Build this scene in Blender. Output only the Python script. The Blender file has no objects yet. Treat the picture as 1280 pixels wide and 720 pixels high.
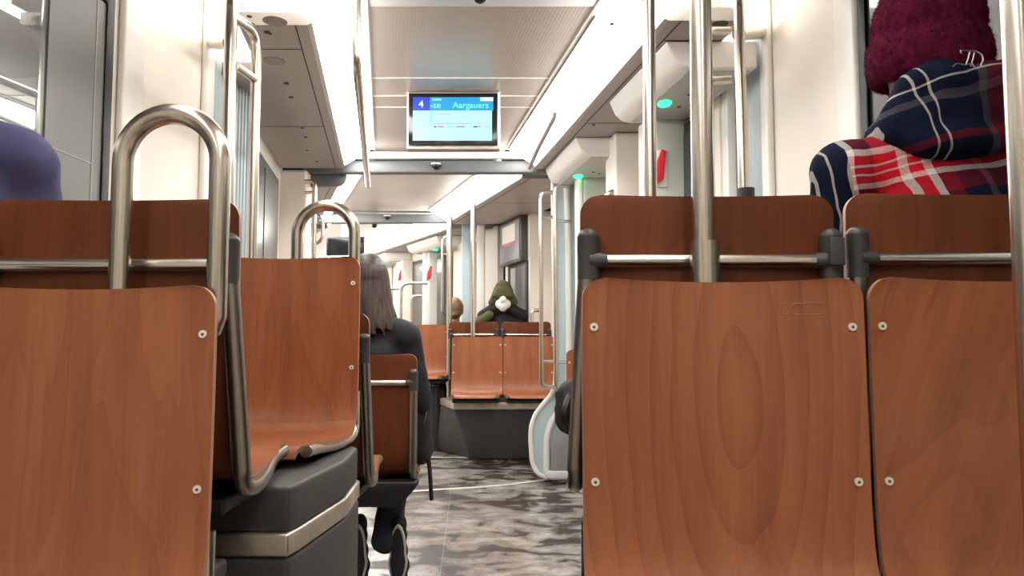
import bpy, bmesh, math, random
from mathutils import Vector, Matrix, noise
random.seed(7)
R = math.radians
PI = math.pi
SC = bpy.context.scene
COL = SC.collection

# ---------------------------------------------------------------- camera
F = 950.0; HOR = 425.0; CZ = 0.98
cam_d = bpy.data.cameras.new('camera'); cam = bpy.data.objects.new('camera', cam_d); COL.objects.link(cam)
cam_d.sensor_width = 36.0; cam_d.lens = 36.0 * F / 1280.0; cam_d.clip_start = 0.02; cam_d.clip_end = 100
PITCH = math.atan((HOR - 360.0) / F)
cam.location = (0, 0, CZ); cam.rotation_euler = (PI / 2 + PITCH, 0, 0)
SC.camera = cam
# ---------------------------------------------------------------- world and exposure
w = bpy.data.worlds.new('night'); SC.world = w; w.use_nodes = True
w.node_tree.nodes['Background'].inputs[0].default_value = (0.02, 0.025, 0.035, 1)
w.node_tree.nodes['Background'].inputs[1].default_value = 0.3
SC.view_settings.view_transform = 'Standard'; SC.view_settings.look = 'None'
SC.view_settings.gamma = 1.0; SC.view_settings.use_curve_mapping = False
SC.view_settings.exposure = 0.0
STRIP_POWER = 20.0          # emission of the ceiling light strips
FRONT_POWER = 12.0          # same, over the near seats

def at(px, py, Y):
    """pixel of the 1280x720 frame -> the point at distance Y along the tram"""
    dx = (px - 640.0) / F; dy = (360.0 - py) / F
    c, s = math.cos(PITCH), math.sin(PITCH)
    fy = c - dy * s; fz = s + dy * c
    t = Y / fy
    return Vector((dx * t, Y, CZ + fz * t))

# ---------------------------------------------------------------- materials
def newmat(name):
    m = bpy.data.materials.new(name); m.use_nodes = True
    return m, m.node_tree.nodes, m.node_tree.links, m.node_tree.nodes['Principled BSDF']

def plain(name, col, rough=0.5, metal=0.0, bump=0.0, bscale=60, var=0.0, vscale=6, spec=0.5, coat=0.0, stretch=None, sheen=0.0):
    m, n, l, b = newmat(name)
    b.inputs['Base Color'].default_value = (*col, 1); b.inputs['Roughness'].default_value = rough
    b.inputs['Metallic'].default_value = metal; b.inputs['Specular IOR Level'].default_value = spec
    b.inputs['Coat Weight'].default_value = coat; b.inputs['Sheen Weight'].default_value = sheen
    tc = n.new('ShaderNodeTexCoord'); mp = n.new('ShaderNodeMapping'); l.new(tc.outputs['Object'], mp.inputs[0])
    if stretch: mp.inputs['Scale'].default_value = stretch
    if bump:
        t = n.new('ShaderNodeTexNoise'); t.inputs['Scale'].default_value = bscale; t.inputs['Detail'].default_value = 4
        l.new(mp.outputs[0], t.inputs[0]); bp = n.new('ShaderNodeBump'); bp.inputs['Strength'].default_value = bump
        bp.inputs['Distance'].default_value = 0.003
        l.new(t.outputs[0], bp.inputs['Height']); l.new(bp.outputs[0], b.inputs['Normal'])
    if var:
        t = n.new('ShaderNodeTexNoise'); t.inputs['Scale'].default_value = vscale; t.inputs['Detail'].default_value = 5
        l.new(mp.outputs[0], t.inputs[0])
        r = n.new('ShaderNodeValToRGB'); r.color_ramp.elements[0].position = .3; r.color_ramp.elements[1].position = .7
        r.color_ramp.elements[0].color = (*[c * (1 - var) for c in col], 1)
        r.color_ramp.elements[1].color = (*[min(1, c * (1 + var)) for c in col], 1)
        l.new(t.outputs[0], r.inputs[0]); l.new(r.outputs[0], b.inputs['Base Color'])
    return m

def emis(name, col, s):
    m, n, l, b = newmat(name)
    b.inputs['Base Color'].default_value = (.01, .01, .01, 1); b.inputs['Roughness'].default_value = .35
    b.inputs['Emission Color'].default_value = (*col, 1); b.inputs['Emission Strength'].default_value = s
    return m

def math_n(n, l, op, a, b=None, c=None):
    q = n.new('ShaderNodeMath'); q.operation = op
    for i, v in enumerate((a, b, c)):
        if v is None: continue
        if isinstance(v, (int, float)): q.inputs[i].default_value = v
        else: l.new(v, q.inputs[i])
    return q.outputs[0]

def wood(name, dark, light, seed, knot=None, fig=1.0, rough=0.36, tilt=0.0, spec=.45, coat=.12):
    m, n, l, b = newmat(name)
    tc = n.new('ShaderNodeTexCoord'); mp = n.new('ShaderNodeMapping'); l.new(tc.outputs['Object'], mp.inputs[0])
    mp.inputs['Location'].default_value = (seed * 3.1, seed * 1.7, seed * 2.3); mp.inputs['Rotation'].default_value = (0, tilt, 0)
    s1 = n.new('ShaderNodeMapping'); s1.inputs['Scale'].default_value = (5, 5, 1.3); l.new(mp.outputs[0], s1.inputs[0])
    big = n.new('ShaderNodeTexNoise'); big.inputs['Scale'].default_value = 1.0; big.inputs['Detail'].default_value = 2.5
    big.inputs['Distortion'].default_value = .6
    l.new(s1.outputs[0], big.inputs[0])
    s2 = n.new('ShaderNodeMapping'); s2.inputs['Scale'].default_value = (160, 160, 5); l.new(mp.outputs[0], s2.inputs[0])
    fine = n.new('ShaderNodeTexNoise'); fine.inputs['Scale'].default_value = 1.0; fine.inputs['Detail'].default_value = 3
    l.new(s2.outputs[0], fine.inputs[0])
    s3 = n.new('ShaderNodeMapping'); s3.inputs['Scale'].default_value = (11, 11, 1.1); l.new(mp.outputs[0], s3.inputs[0])
    med = n.new('ShaderNodeTexNoise'); med.inputs['Scale'].default_value = 1.5; med.inputs['Detail'].default_value = 5
    l.new(s3.outputs[0], med.inputs[0])
    RINGK = .20 if knot else .13
    field = math_n(n, l, 'MULTIPLY', big.outputs[0], 13.0 * fig)
    if knot:
        sp = n.new('ShaderNodeSeparateXYZ'); l.new(tc.outputs['Object'], sp.inputs[0])
        dx = math_n(n, l, 'MULTIPLY', math_n(n, l, 'SUBTRACT', sp.outputs[0], knot[0]), 1 / knot[2])
        dz = math_n(n, l, 'MULTIPLY', math_n(n, l, 'SUBTRACT', sp.outputs[2], knot[1]), 1 / knot[3])
        d = math_n(n, l, 'SQRT', math_n(n, l, 'ADD', math_n(n, l, 'MULTIPLY', dx, dx), math_n(n, l, 'MULTIPLY', dz, dz)))
        wob = math_n(n, l, 'MULTIPLY', big.outputs[0], 2.2)
        field = math_n(n, l, 'ADD', math_n(n, l, 'MULTIPLY', d, 1.5), wob)
    ring = math_n(n, l, 'FRACT', field)
    ring = math_n(n, l, 'POWER', ring, 3.0)
    v = math_n(n, l, 'ADD', math_n(n, l, 'MULTIPLY', ring, RINGK), math_n(n, l, 'MULTIPLY', fine.outputs[0], .32))
    v = math_n(n, l, 'ADD', v, math_n(n, l, 'MULTIPLY', med.outputs[0], .75))
    v = math_n(n, l, 'SUBTRACT', 1.05, v)
    r = n.new('ShaderNodeValToRGB'); l.new(v, r.inputs[0])
    r.color_ramp.elements[0].position = .1; r.color_ramp.elements[0].color = (*dark, 1)
    r.color_ramp.elements[1].position = .8; r.color_ramp.elements[1].color = (*light, 1)
    l.new(r.outputs[0], b.inputs['Base Color'])
    b.inputs['Roughness'].default_value = rough; b.inputs['Specular IOR Level'].default_value = spec; b.inputs['Coat Weight'].default_value = coat; b.inputs['Coat Roughness'].default_value = .25
    bp = n.new('ShaderNodeBump'); bp.inputs['Strength'].default_value = .06; bp.inputs['Distance'].default_value = .002
    l.new(fine.outputs[0], bp.inputs['Height']); l.new(bp.outputs[0], b.inputs['Normal'])
    return m

def glass_dark(name, tint, refl):
    m, n, l, b = newmat(name)
    b.inputs['Base Color'].default_value = (*tint, 1); b.inputs['Roughness'].default_value = .3
    g = n.new('ShaderNodeBsdfGlossy'); g.inputs['Roughness'].default_value = .02; g.inputs['Color'].default_value = (.92, .97, .93, 1)
    mx = n.new('ShaderNodeMixShader'); mx.inputs[0].default_value = refl
    l.new(b.outputs[0], mx.inputs[1]); l.new(g.outputs[0], mx.inputs[2]); l.new(mx.outputs[0], n['Material Output'].inputs[0])
    return m

def floor_mat():
    m, n, l, b = newmat('wet_floor')
    tc = n.new('ShaderNodeTexCoord')
    def nz(scale, sx, sy, det, rgh=.5, dist=0):
        mp = n.new('ShaderNodeMapping'); mp.inputs['Scale'].default_value = (sx, sy, 1); l.new(tc.outputs['Object'], mp.inputs[0])
        t = n.new('ShaderNodeTexNoise'); t.inputs['Scale'].default_value = scale; t.inputs['Detail'].default_value = det
        t.inputs['Roughness'].default_value = rgh; t.inputs['Distortion'].default_value = dist; l.new(mp.outputs[0], t.inputs[0]); return t.outputs[0]
    big = nz(1.3, 1.2, .7, 3); a = nz(6.5, .75, 1.0, 11, .68, .2); c = nz(60, 1.0, 1.0, 4)
    v = math_n(n, l, 'ADD', math_n(n, l, 'MULTIPLY', a, .62), math_n(n, l, 'MULTIPLY', big, .38))
    r = n.new('ShaderNodeValToRGB'); l.new(v, r.inputs[0]); e = r.color_ramp.elements
    e[0].position = .39; e[0].color = (.022, .018, .015, 1); e[1].position = .60; e[1].color = (.46, .42, .38, 1)
    x = e.new(.470); x.color = (.045, .031, .022, 1); x = e.new(.482); x.color = (.20, .18, .16, 1); x = e.new(.53); x.color = (.30, .275, .25, 1)
    l.new(r.outputs[0], b.inputs['Base Color'])
    r2 = n.new('ShaderNodeValToRGB'); l.new(v, r2.inputs[0]); e = r2.color_ramp.elements
    e[0].position = .468; e[0].color = (.42, .42, .42, 1); e[1].position = .484; e[1].color = (.20, .22, .22, 1)
    l.new(r2.outputs[0], b.inputs['Roughness'])
    sp_ = math_n(n, l, 'SUBTRACT', 1.05, math_n(n, l, 'MULTIPLY', r2.outputs[0], 1.8)); l.new(sp_, b.inputs['Specular IOR Level'])
    bp = n.new('ShaderNodeBump'); bp.inputs['Strength'].default_value = .12; bp.inputs['Distance'].default_value = .001
    l.new(c, bp.inputs['Height']); l.new(bp.outputs[0], b.inputs['Normal'])
    return m

def ceiling_mat():
    m, n, l, b = newmat('satin_ceiling')
    tc = n.new('ShaderNodeTexCoord'); sp = n.new('ShaderNodeSeparateXYZ'); l.new(tc.outputs['Object'], sp.inputs[0])
    # ribs run along the section (its axis drifts left by .168 m per metre)
    u = math_n(n, l, 'ADD', sp.outputs[0], math_n(n, l, 'MULTIPLY', sp.outputs[1], .168))
    s = math_n(n, l, 'SINE', math_n(n, l, 'MULTIPLY', u, 2 * PI / .015))
    bp = n.new('ShaderNodeBump'); bp.inputs['Strength'].default_value = .12; bp.inputs['Distance'].default_value = .001
    l.new(s, bp.inputs['Height']); l.new(bp.outputs[0], b.inputs['Normal'])
    b.inputs['Base Color'].default_value = (.50, .43, .38, 1); b.inputs['Roughness'].default_value = .33
    b.inputs['Metallic'].default_value = .25
    return m

def ramp_bands(n, l, src, period, off, stops):
    f = math_n(n, l, 'FRACT', math_n(n, l, 'ADD', math_n(n, l, 'DIVIDE', src, period), off))
    r = n.new('ShaderNodeValToRGB'); r.color_ramp.interpolation = 'CONSTANT'; l.new(f, r.inputs[0])
    e = r.color_ramp.elements
    while len(e) > 1: e.remove(e[-1])
    e[0].position = 0; e[0].color = (*stops[0][1], 1)
    for p, c in stops[1:]:
        q = e.new(p); q.color = (*c, 1)
    return r.outputs[0]

NAVY = (.008, .013, .035); WHT = (.90, .84, .80); RED = (.80, .018, .035); DRED = (.20, .012, .022); GRY = (.12, .11, .13)
def bands(n, l, src, stops):
    """stops: (position in metres, colour from there on)"""
    f = math_n(n, l, 'ADD', src, .5)
    r = n.new('ShaderNodeValToRGB'); r.color_ramp.interpolation = 'CONSTANT'; l.new(f, r.inputs[0]); e = r.color_ramp.elements
    while len(e) > 1: e.remove(e[-1])
    e[0].position = 0; e[0].color = (*stops[0][1], 1)
    for p, c in stops[1:]:
        q = e.new(p + .5); q.color = (*c, 1)
    return r.outputs[0]
def plaid(name, rot, loc, us, vs, sleeve=-9.0):
    m, n, l, b = newmat(name)
    tc = n.new('ShaderNodeTexCoord'); mp = n.new('ShaderNodeMapping'); l.new(tc.outputs['Object'], mp.inputs[0])
    mp.inputs['Location'].default_value = loc; mp.inputs['Rotation'].default_value = rot
    nz = n.new('ShaderNodeTexNoise'); nz.inputs['Scale'].default_value = 9; l.new(tc.outputs['Object'], nz.inputs[0])
    sp = n.new('ShaderNodeSeparateXYZ'); l.new(mp.outputs[0], sp.inputs[0])
    wob = math_n(n, l, 'MULTIPLY', math_n(n, l, 'SUBTRACT', nz.outputs[0], .5), .03)
    A = bands(n, l, math_n(n, l, 'ADD', sp.outputs[0], wob), us); Bv = bands(n, l, math_n(n, l, 'ADD', sp.outputs[2], wob), vs)
    mk = math_n(n, l, 'GREATER_THAN', sp.outputs[0], sleeve)
    mx0 = n.new('ShaderNodeMixRGB'); l.new(mk, mx0.inputs[0]); mx0.inputs[1].default_value = (*NAVY, 1); l.new(Bv, mx0.inputs[2])
    mx = n.new('ShaderNodeMixRGB'); mx.inputs[0].default_value = .5; l.new(A, mx.inputs[1]); l.new(mx0.outputs[0], mx.inputs[2])
    t = n.new('ShaderNodeTexNoise'); t.inputs['Scale'].default_value = 260; l.new(tc.outputs['Object'], t.inputs[0])
    m2 = n.new('ShaderNodeMixRGB'); m2.blend_type = 'MULTIPLY'; m2.inputs[0].default_value = .5
    l.new(mx.outputs[0], m2.inputs[1]); l.new(t.outputs[0], m2.inputs[2])
    l.new(m2.outputs[0], b.inputs['Base Color']); b.inputs['Roughness'].default_value = .95; b.inputs['Specular IOR Level'].default_value = .1
    bp = n.new('ShaderNodeBump'); bp.inputs['Strength'].default_value = .5; bp.inputs['Distance'].default_value = .003
    l.new(t.outputs[0], bp.inputs['Height']); l.new(bp.outputs[0], b.inputs['Normal'])
    return m

def hair_mat(name, dark, light):
    m, n, l, b = newmat(name)
    tc = n.new('ShaderNodeTexCoord'); mp = n.new('ShaderNodeMapping'); mp.inputs['Scale'].default_value = (90, 90, 4); l.new(tc.outputs['Object'], mp.inputs[0])
    t = n.new('ShaderNodeTexNoise'); t.inputs['Scale'].default_value = 1; t.inputs['Detail'].default_value = 3; l.new(mp.outputs[0], t.inputs[0])
    r = n.new('ShaderNodeValToRGB'); r.color_ramp.elements[0].position = .3; r.color_ramp.elements[1].position = .7
    r.color_ramp.elements[0].color = (*dark, 1); r.color_ramp.elements[1].color = (*light, 1)
    l.new(t.outputs[0], r.inputs[0]); l.new(r.outputs[0], b.inputs['Base Color']); b.inputs['Roughness'].default_value = .5
    bp = n.new('ShaderNodeBump'); bp.inputs['Strength'].default_value = .6; bp.inputs['Distance'].default_value = .004
    l.new(t.outputs[0], bp.inputs['Height']); l.new(bp.outputs[0], b.inputs['Normal'])
    return m

WD, WL = (.195, .054, .020), (.42, .145, .057)
M = dict(
    wood1=wood('ply_knot', WD, WL, 1.3, knot=(-.027, .31, .052, .17)),
    wood2=wood('ply_diagonal', WD, WL, 4.4, fig=.7, tilt=.35),
    wood3=wood('ply_straight', WD, WL, 7.9, fig=.6),
    wood4=wood('ply_plain', WD, WL, 2.2, fig=.4),
    wood5=wood('ply_back_dark', (.075, .020, .007), (.185, .052, .018), 3.6, fig=.6, rough=.5, spec=.2, coat=0),
    edge=plain('ply_edge', (.40, .20, .13), .5),
    steel=plain('brushed_steel', (.60, .54, .47), .24, 1.0, var=.12, vscale=3, stretch=(30, 30, 1)),
    steel_h=plain('brushed_steel_bar', (.66, .61, .55), .27, 1.0, var=.1, vscale=3, stretch=(1, 30, 30)),
    cap=plain('grey_plastic', (.055, .052, .05), .42, bump=.1, bscale=200),
    frame=plain('dark_frame', (.10, .095, .09), .35, .6),
    steel_d=plain('dark_tube_steel', (.30, .27, .24), .3, 1.0),
    screw=plain('white_screw', (.75, .7, .6), .35, .2),
    screwd=plain('screw_socket', (.08, .06, .05), .6),
    cream=plain('cream_wall', (.80, .74, .66), .45, var=.03, vscale=2),
    white=plain('white_paint', (.82, .80, .76), .35),
    greyw=plain('light_grey_panel', (.55, .55, .52), .45, var=.04, vscale=3),
    tray=plain('beige_grey_cover', (.38, .335, .30), .4, var=.05, vscale=2),
    seam=plain('seam_shadow_gap', (.06, .05, .045), .7),
    beam=plain('dark_grey_beam', (.13, .14, .14), .45, var=.1),
    black=plain('black_rubber', (.012, .012, .013), .5),
    blackg=plain('black_gloss', (.01, .01, .012), .12),
    bellows=plain('pale_blue_bellows', (.42, .49, .52), .3, spec=.7),
    blue=plain('pale_blue_panel', (.45, .56, .58), .45, var=.08, vscale=4),
    pod=plain('dark_grey_podium', (.052, .050, .047), .55, var=.15, vscale=5, bump=.1),
    band=plain('steel_band', (.62, .55, .46), .35, .85, var=.25, vscale=12),
    panelg=plain('grey_inset', (.30, .30, .30), .6, var=.1),
    glass=glass_dark('night_window', (.015, .018, .018), .24),
    glass2=glass_dark('night_window_far', (.035, .038, .036), .10), glassd=glass_dark('door_glass', (.02, .022, .022), .08),
    red=plain('red_enamel', (.65, .01, .025), .4),
    green=emis('green_lamp', (.03, 1, .32), 3.0),
    floor=floor_mat(), ceil=ceiling_mat(),
    strip=emis('light_strip', (1, .97, .93), STRIP_POWER),
    strip_front=emis('light_strip_near', (1, .95, .88), FRONT_POWER),
    skin=plain('skin', (.55, .30, .21), .5), beanie=plain('burgundy_wool', (.078, .008, .024), 1.0, bump=1.0, bscale=120, var=.4, vscale=60, spec=.03),
    plaid=plaid('plaid_jacket', (0, R(9), 0), (-.352, 0, -1.309),
      [(-.5, NAVY), (-.40, WHT), (-.3975, NAVY), (-.375, WHT), (-.3725, NAVY), (-.350, WHT), (-.338, DRED), (-.30, RED), (-.255, WHT), (-.24, RED), (-.215, WHT), (-.20, DRED), (-.17, NAVY), (-.12, GRY), (-.10, NAVY), (-.02, WHT), (-.016, NAVY), (.04, DRED), (.09, NAVY)],
      [(-.5, NAVY), (-.13, WHT), (-.127, NAVY), (-.07, DRED), (-.030, WHT), (-.018, RED), (-.002, WHT), (.001, RED), (.015, WHT), (.018, RED), (.034, WHT), (.046, NAVY)], -.348),
    plaid2=plaid('plaid_hood', (0, R(14), 0), (-.339, 0, -1.358),
      [(-.5, RED), (-.155, WHT), (-.14, NAVY), (-.075, WHT), (-.072, NAVY), (-.055, WHT), (-.052, NAVY), (.03, GRY), (.045, DRED), (.10, RED), (.16, NAVY)],
      [(-.5, NAVY), (-.05, DRED), (-.035, NAVY), (.035, GRY), (.05, NAVY), (.07, WHT), (.073, NAVY)]),
    purple=plain('purple_blue_cloth', (.050, .048, .125), .85, bump=.3, bscale=300, var=.15),
    navyj=plain('navy_black_jacket', (.006, .008, .013), .75, bump=.5, bscale=40),
    blackj=plain('black_jacket', (.006, .006, .007), .8, bump=.4, bscale=50),
    olive=plain('olive_cloth', (.085, .080, .032), .85, bump=.4, bscale=60, var=.2, vscale=10),
    jeans=plain('dark_trousers', (.015, .018, .03), .9, bump=.3, bscale=300),
    hair=hair_mat('brown_hair', (.014, .009, .007), (.075, .044, .029)), hair2=hair_mat('chestnut_hair', (.10, .05, .022), (.30, .17, .085)),
    mask=plain('white_mask', (.8, .8, .78), .8), sole=plain('white_rubber', (.45, .45, .44), .6), eye=plain('eye', (.03, .02, .015), .2),
    wire=plain('silver_wire', (.6, .58, .6), .3, 1.0),
    scr_blue=emis('screen_deep_blue', (.0, .06, .75), 1.0), scr_cyan=emis('screen_cyan', (.0, .42, .85), 1.0),
    scr_white=emis('screen_pale', (.55, 1, 1), 1.05), scr_text=emis('screen_text', (.25, .95, .95), 1.0), scr_w=emis('screen_white', (.8, 1, 1), 1.1),
    scr_red=emis('screen_pink', (.5, .35, .45), .8), scr_g=emis('screen_grey_text', (.45, .78, .8), .9), scr_k=emis('screen_dark_text', (.02, .05, .15), .6),
    poster=plain('poster_paper', (.80, .76, .68), .6), posterr=plain('poster_pink', (.6, .2, .22), .6), screen_off=plain('grey_panel_face', (.24, .22, .25), .35),
)

M['greypane'] = plain('grey_window_panel', (.17, .17, .155), .35); M['greyseam'] = plain('grey_panel_seam', (.30, .30, .28), .4)
# ---------------------------------------------------------------- mesh builder
def smoothstep(a, b, x):
    t = max(0, min(1, (x - a) / (b - a))); return t * t * (3 - 2 * t)

def world_off(o):
    v = Vector((0, 0, 0))
    while o is not None:
        v += o.location; o = o.parent
    return v

class MB:
    def __init__(s): s.v = []; s.f = []; s.mi = []
    def add(s, vs, fs, mi=0):
        k = len(s.v); s.v += [Vector(p) for p in vs]
        for f in fs: s.f.append(tuple(k + i for i in f)); s.mi.append(mi)
        return s
    def box(s, x0, x1, y0, y1, z0, z1, mi=0, fn=None):
        vs = [(x, y, z) for x in (x0, x1) for y in (y0, y1) for z in (z0, z1)]
        if fn: vs = [fn(*p) for p in vs]
        return s.add(vs, [(0, 1, 3, 2), (4, 6, 7, 5), (0, 4, 5, 1), (2, 3, 7, 6), (0, 2, 6, 4), (1, 5, 7, 3)], mi)
    def prism(s, poly, a0, a1, fn, mi=0):
        """poly: 2-D outline; fn(p, q, a) -> point"""
        n = len(poly); vs = [fn(p, q, a0) for p, q in poly] + [fn(p, q, a1) for p, q in poly]
        fs = [tuple(range(n)), tuple(range(2 * n - 1, n - 1, -1))] + [(i, i + n, (i + 1) % n + n, (i + 1) % n) for i in range(n)]
        return s.add(vs, fs, mi)
    def tube(s, pts, r, seg=14, closed=False, cap=True, mi=0, flat=1.0):
        pts = [Vector(p) for p in pts]; n = len(pts); rs = r if isinstance(r, (list, tuple)) else [r] * n
        t0 = (pts[1] - pts[0]).normalized(); up = Vector((0, 0, 1)) if abs(t0.z) < .9 else Vector((0, 1, 0))
        nrm = (up - t0 * up.dot(t0)).normalized(); vs = []
        for i, p in enumerate(pts):
            if closed: t = (pts[(i + 1) % n] - pts[i - 1]).normalized()
            elif i == 0: t = t0
            elif i == n - 1: t = (pts[i] - pts[i - 1]).normalized()
            else: t = ((pts[i + 1] - p).normalized() + (p - pts[i - 1]).normalized()).normalized()
            nrm = (nrm - t * nrm.dot(t)).normalized(); bn = t.cross(nrm)
            for k in range(seg):
                a = 2 * PI * k / seg; vs.append(p + (nrm * math.cos(a) * flat + bn * math.sin(a)) * rs[i])
        fs = []
        for i in range(n if closed else n - 1):
            j = (i + 1) % n
            for k in range(seg):
                fs.append((i * seg + k, i * seg + (k + 1) % seg, j * seg + (k + 1) % seg, j * seg + k))
        if cap and not closed: fs += [tuple(range(seg - 1, -1, -1)), tuple((n - 1) * seg + k for k in range(seg))]
        return s.add(vs, fs, mi)
    def ell(s, c, r, seg=20, rings=12, mi=0, rot=None, half=False):
        c = Vector(c); r = r if isinstance(r, (list, tuple)) else (r, r, r); vs = []; fs = []
        lo = 0 if not half else rings // 2
        for i in range(lo, rings + 1):
            th = PI * i / rings
            for k in range(seg):
                a = 2 * PI * k / seg
                p = Vector((r[0] * math.sin(th) * math.cos(a), r[1] * math.sin(th) * math.sin(a), r[2] * math.cos(th)))
                if rot: p = rot @ p
                vs.append(c + p)
        m = rings + 1 - lo
        for i in range(m - 1):
            for k in range(seg): fs.append((i * seg + k, (i + 1) * seg + k, (i + 1) * seg + (k + 1) % seg, i * seg + (k + 1) % seg))
        if half: fs.append(tuple(range(seg)))
        return s.add(vs, fs, mi)
    def cap_(s, p0, p1, r0, r1):
        p0, p1 = Vector(p0), Vector(p1)
        s.tube([p0, p1], [r0, r1], seg=14); s.ell(p0, r0, 14, 8); s.ell(p1, r1, 14, 8); return s
    def disc(s, c, r, nrm, h=.002, seg=16, mi=0, sx=1.0):
        nrm = Vector(nrm).normalized(); c = Vector(c)
        return s.tube([c, c + nrm * h], r, seg, mi=mi, flat=sx)
    def build(s, name, mat, parent=None, smooth=True, bevel=0, world=False, loc=None, weld=False):
        off = Vector((0, 0, 0))
        if loc is not None: off = Vector(loc)
        if world and parent is not None: off = world_off(parent)
        me = bpy.data.meshes.new(name); me.from_pydata([p - off for p in s.v], [], s.f)
        mats = mat if isinstance(mat, (list, tuple)) else [mat]
        for m in mats: me.materials.append(m)
        for p, mi in zip(me.polygons, s.mi): p.material_index = mi
        bm = bmesh.new(); bm.from_mesh(me)
        bmesh.ops.remove_doubles(bm, verts=bm.verts, dist=1e-6)
        bmesh.ops.recalc_face_normals(bm, faces=bm.faces)
        if bevel:
            es = [e for e in bm.edges if len(e.link_faces) == 2 and e.calc_face_angle(0) > .5]
            bmesh.ops.bevel(bm, geom=es, offset=bevel, segments=3, profile=.5, affect='EDGES', clamp_overlap=True)
        if smooth:
            for f in bm.faces: f.smooth = True
            for e in bm.edges:
                if len(e.link_faces) == 2 and e.calc_face_angle(0) > R(38): e.smooth = False
        bm.to_mesh(me); bm.free()
        o = bpy.data.objects.new(name, me); COL.objects.link(o)
        if loc is not None and parent is None: o.location = loc
        o.parent = parent
        return o

def fillet(pts, rad, seg=8):
    pts = [Vector(p) for p in pts]; out = [pts[0]]
    for i in range(1, len(pts) - 1):
        a, p, b = pts[i - 1], pts[i], pts[i + 1]
        d0 = (a - p); d1 = (b - p); r = min(rad, d0.length * .49, d1.length * .49)
        p0 = p + d0.normalized() * r; p1 = p + d1.normalized() * r
        for k in range(seg + 1):
            t = k / seg; out.append(p0 * (1 - t) ** 2 + p * 2 * t * (1 - t) + p1 * t * t)
    out.append(pts[-1]); return out

def arch(c, half, z_leg, z_top, right_z=None, y=0):
    """inverted U in the XZ plane"""
    pts = [Vector((c - half, y, z_leg))]; zc = z_top - half
    for k in range(21):
        a = PI - PI * k / 20; pts.append(Vector((c + half * math.cos(a), y, zc + half * math.sin(a))))
    pts.append(Vector((c + half, y, right_z if right_z is not None else z_leg))); return pts

def tag(o, label=None, cat=None, group=None, kind=None):
    if label: o['label'] = label
    if cat: o['category'] = cat
    if group: o['group'] = group
    if kind: o['kind'] = kind
    return o
def thing(name, label, cat, loc=(0, 0, 0), group=None):
    o = bpy.data.objects.new(name, None); COL.objects.link(o); o.location = loc; o.empty_display_size = .1
    return tag(o, label, cat, group)
def struct(o, label=None, cat=None): return tag(o, label, cat, None, 'structure')
def copy_tree(o, parent=None):
    c = o.copy(); COL.objects.link(c); c.parent = parent
    for ch in list(o.children): copy_tree(ch, c)
    return c

# ================================================================ THE SETTING
# centre lines of the four body sections (the tram bends to the left ahead)
def c1(Y): return -.145
def c2(Y): return -.15 - .168 * (Y - 3.1)
def c3(Y): return -.65 - .335 * (Y - 5.7)
def c4(Y): return -1.77 - .52 * (Y - 8.9)
ZC, ZT = 2.30, 2.18      # ceiling, side covers

fl = MB().box(-7.5, 2.6, -1.6, 13.5, -.05, 0).build('floor', M['floor'], smooth=False)
struct(fl, 'dark wet tram floor with muddy patches in the aisle', 'floor')

def shear(cf):
    return lambda a, Y, z: Vector((cf(Y) + a, Y, z))

def section(cf, Y0, Y1, hl, hr, ceil_label, strip, n):
    fn = shear(cf)
    c = MB().box(-.46, .46, Y0, Y1, ZC, ZC + .03, fn=fn).build('ceiling', M['ceil'], smooth=False)
    struct(c, ceil_label, 'ceiling')
    return fn

LIGHT_SIDE = {-1: 'left', 1: 'right'}
def light_strip(fn, Y0, Y1, side, mat, label, gname):
    t = thing('ceiling_light', label, 'light', fn(side * .56, (Y0 + Y1) / 2, ZT), gname)
    s = side
    MB().prism([(s * .475, ZC - .004), (s * .655, ZT + .004), (s * .655, ZT + .02), (s * .475, ZC + .012)], Y0, Y1, lambda p, q, a: fn(p, a, q)).build('diffuser', mat, t, smooth=False, world=True)
    MB().prism([(s * .45, ZC - .008), (s * .474, ZC - .008), (s * .474, ZC + .02), (s * .45, ZC + .02)], Y0, Y1, lambda p, q, a: fn(p, a, q)).build('inner_rim', M['white'], t, smooth=False, world=True)
    return t
def tray(fn, Y0, Y1, side, hw, label):
    s = side
    m = MB().prism([(s * .655, ZT + .03), (s * .655, ZT - .012), (s * .672, ZT - .02), (s * hw, ZT - .02), (s * hw, ZT + .03)], Y0, Y1, lambda p, q, a: fn(p, a, q))
    o = m.build('trim_cover', M['tray'], smooth=False); struct(o, label, 'ceiling cover')
    g = MB().prism([(s * .715, ZT - .0195), (s * .72, ZT - .0195), (s * .72, ZT - .0215), (s * .715, ZT - .0215)], Y0, Y1, lambda p, q, a: fn(p, a, q))
    for yy in (Y0 + (Y1 - Y0) * .45,): g.prism([(s * .72, ZT - .0195), (s * hw, ZT - .0195), (s * hw, ZT - .0215), (s * .72, ZT - .0215)], yy, yy + .004, lambda p, q, a: fn(p, a, q))
    g.build('seam', M['seam'], o, smooth=False)
    return o

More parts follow.
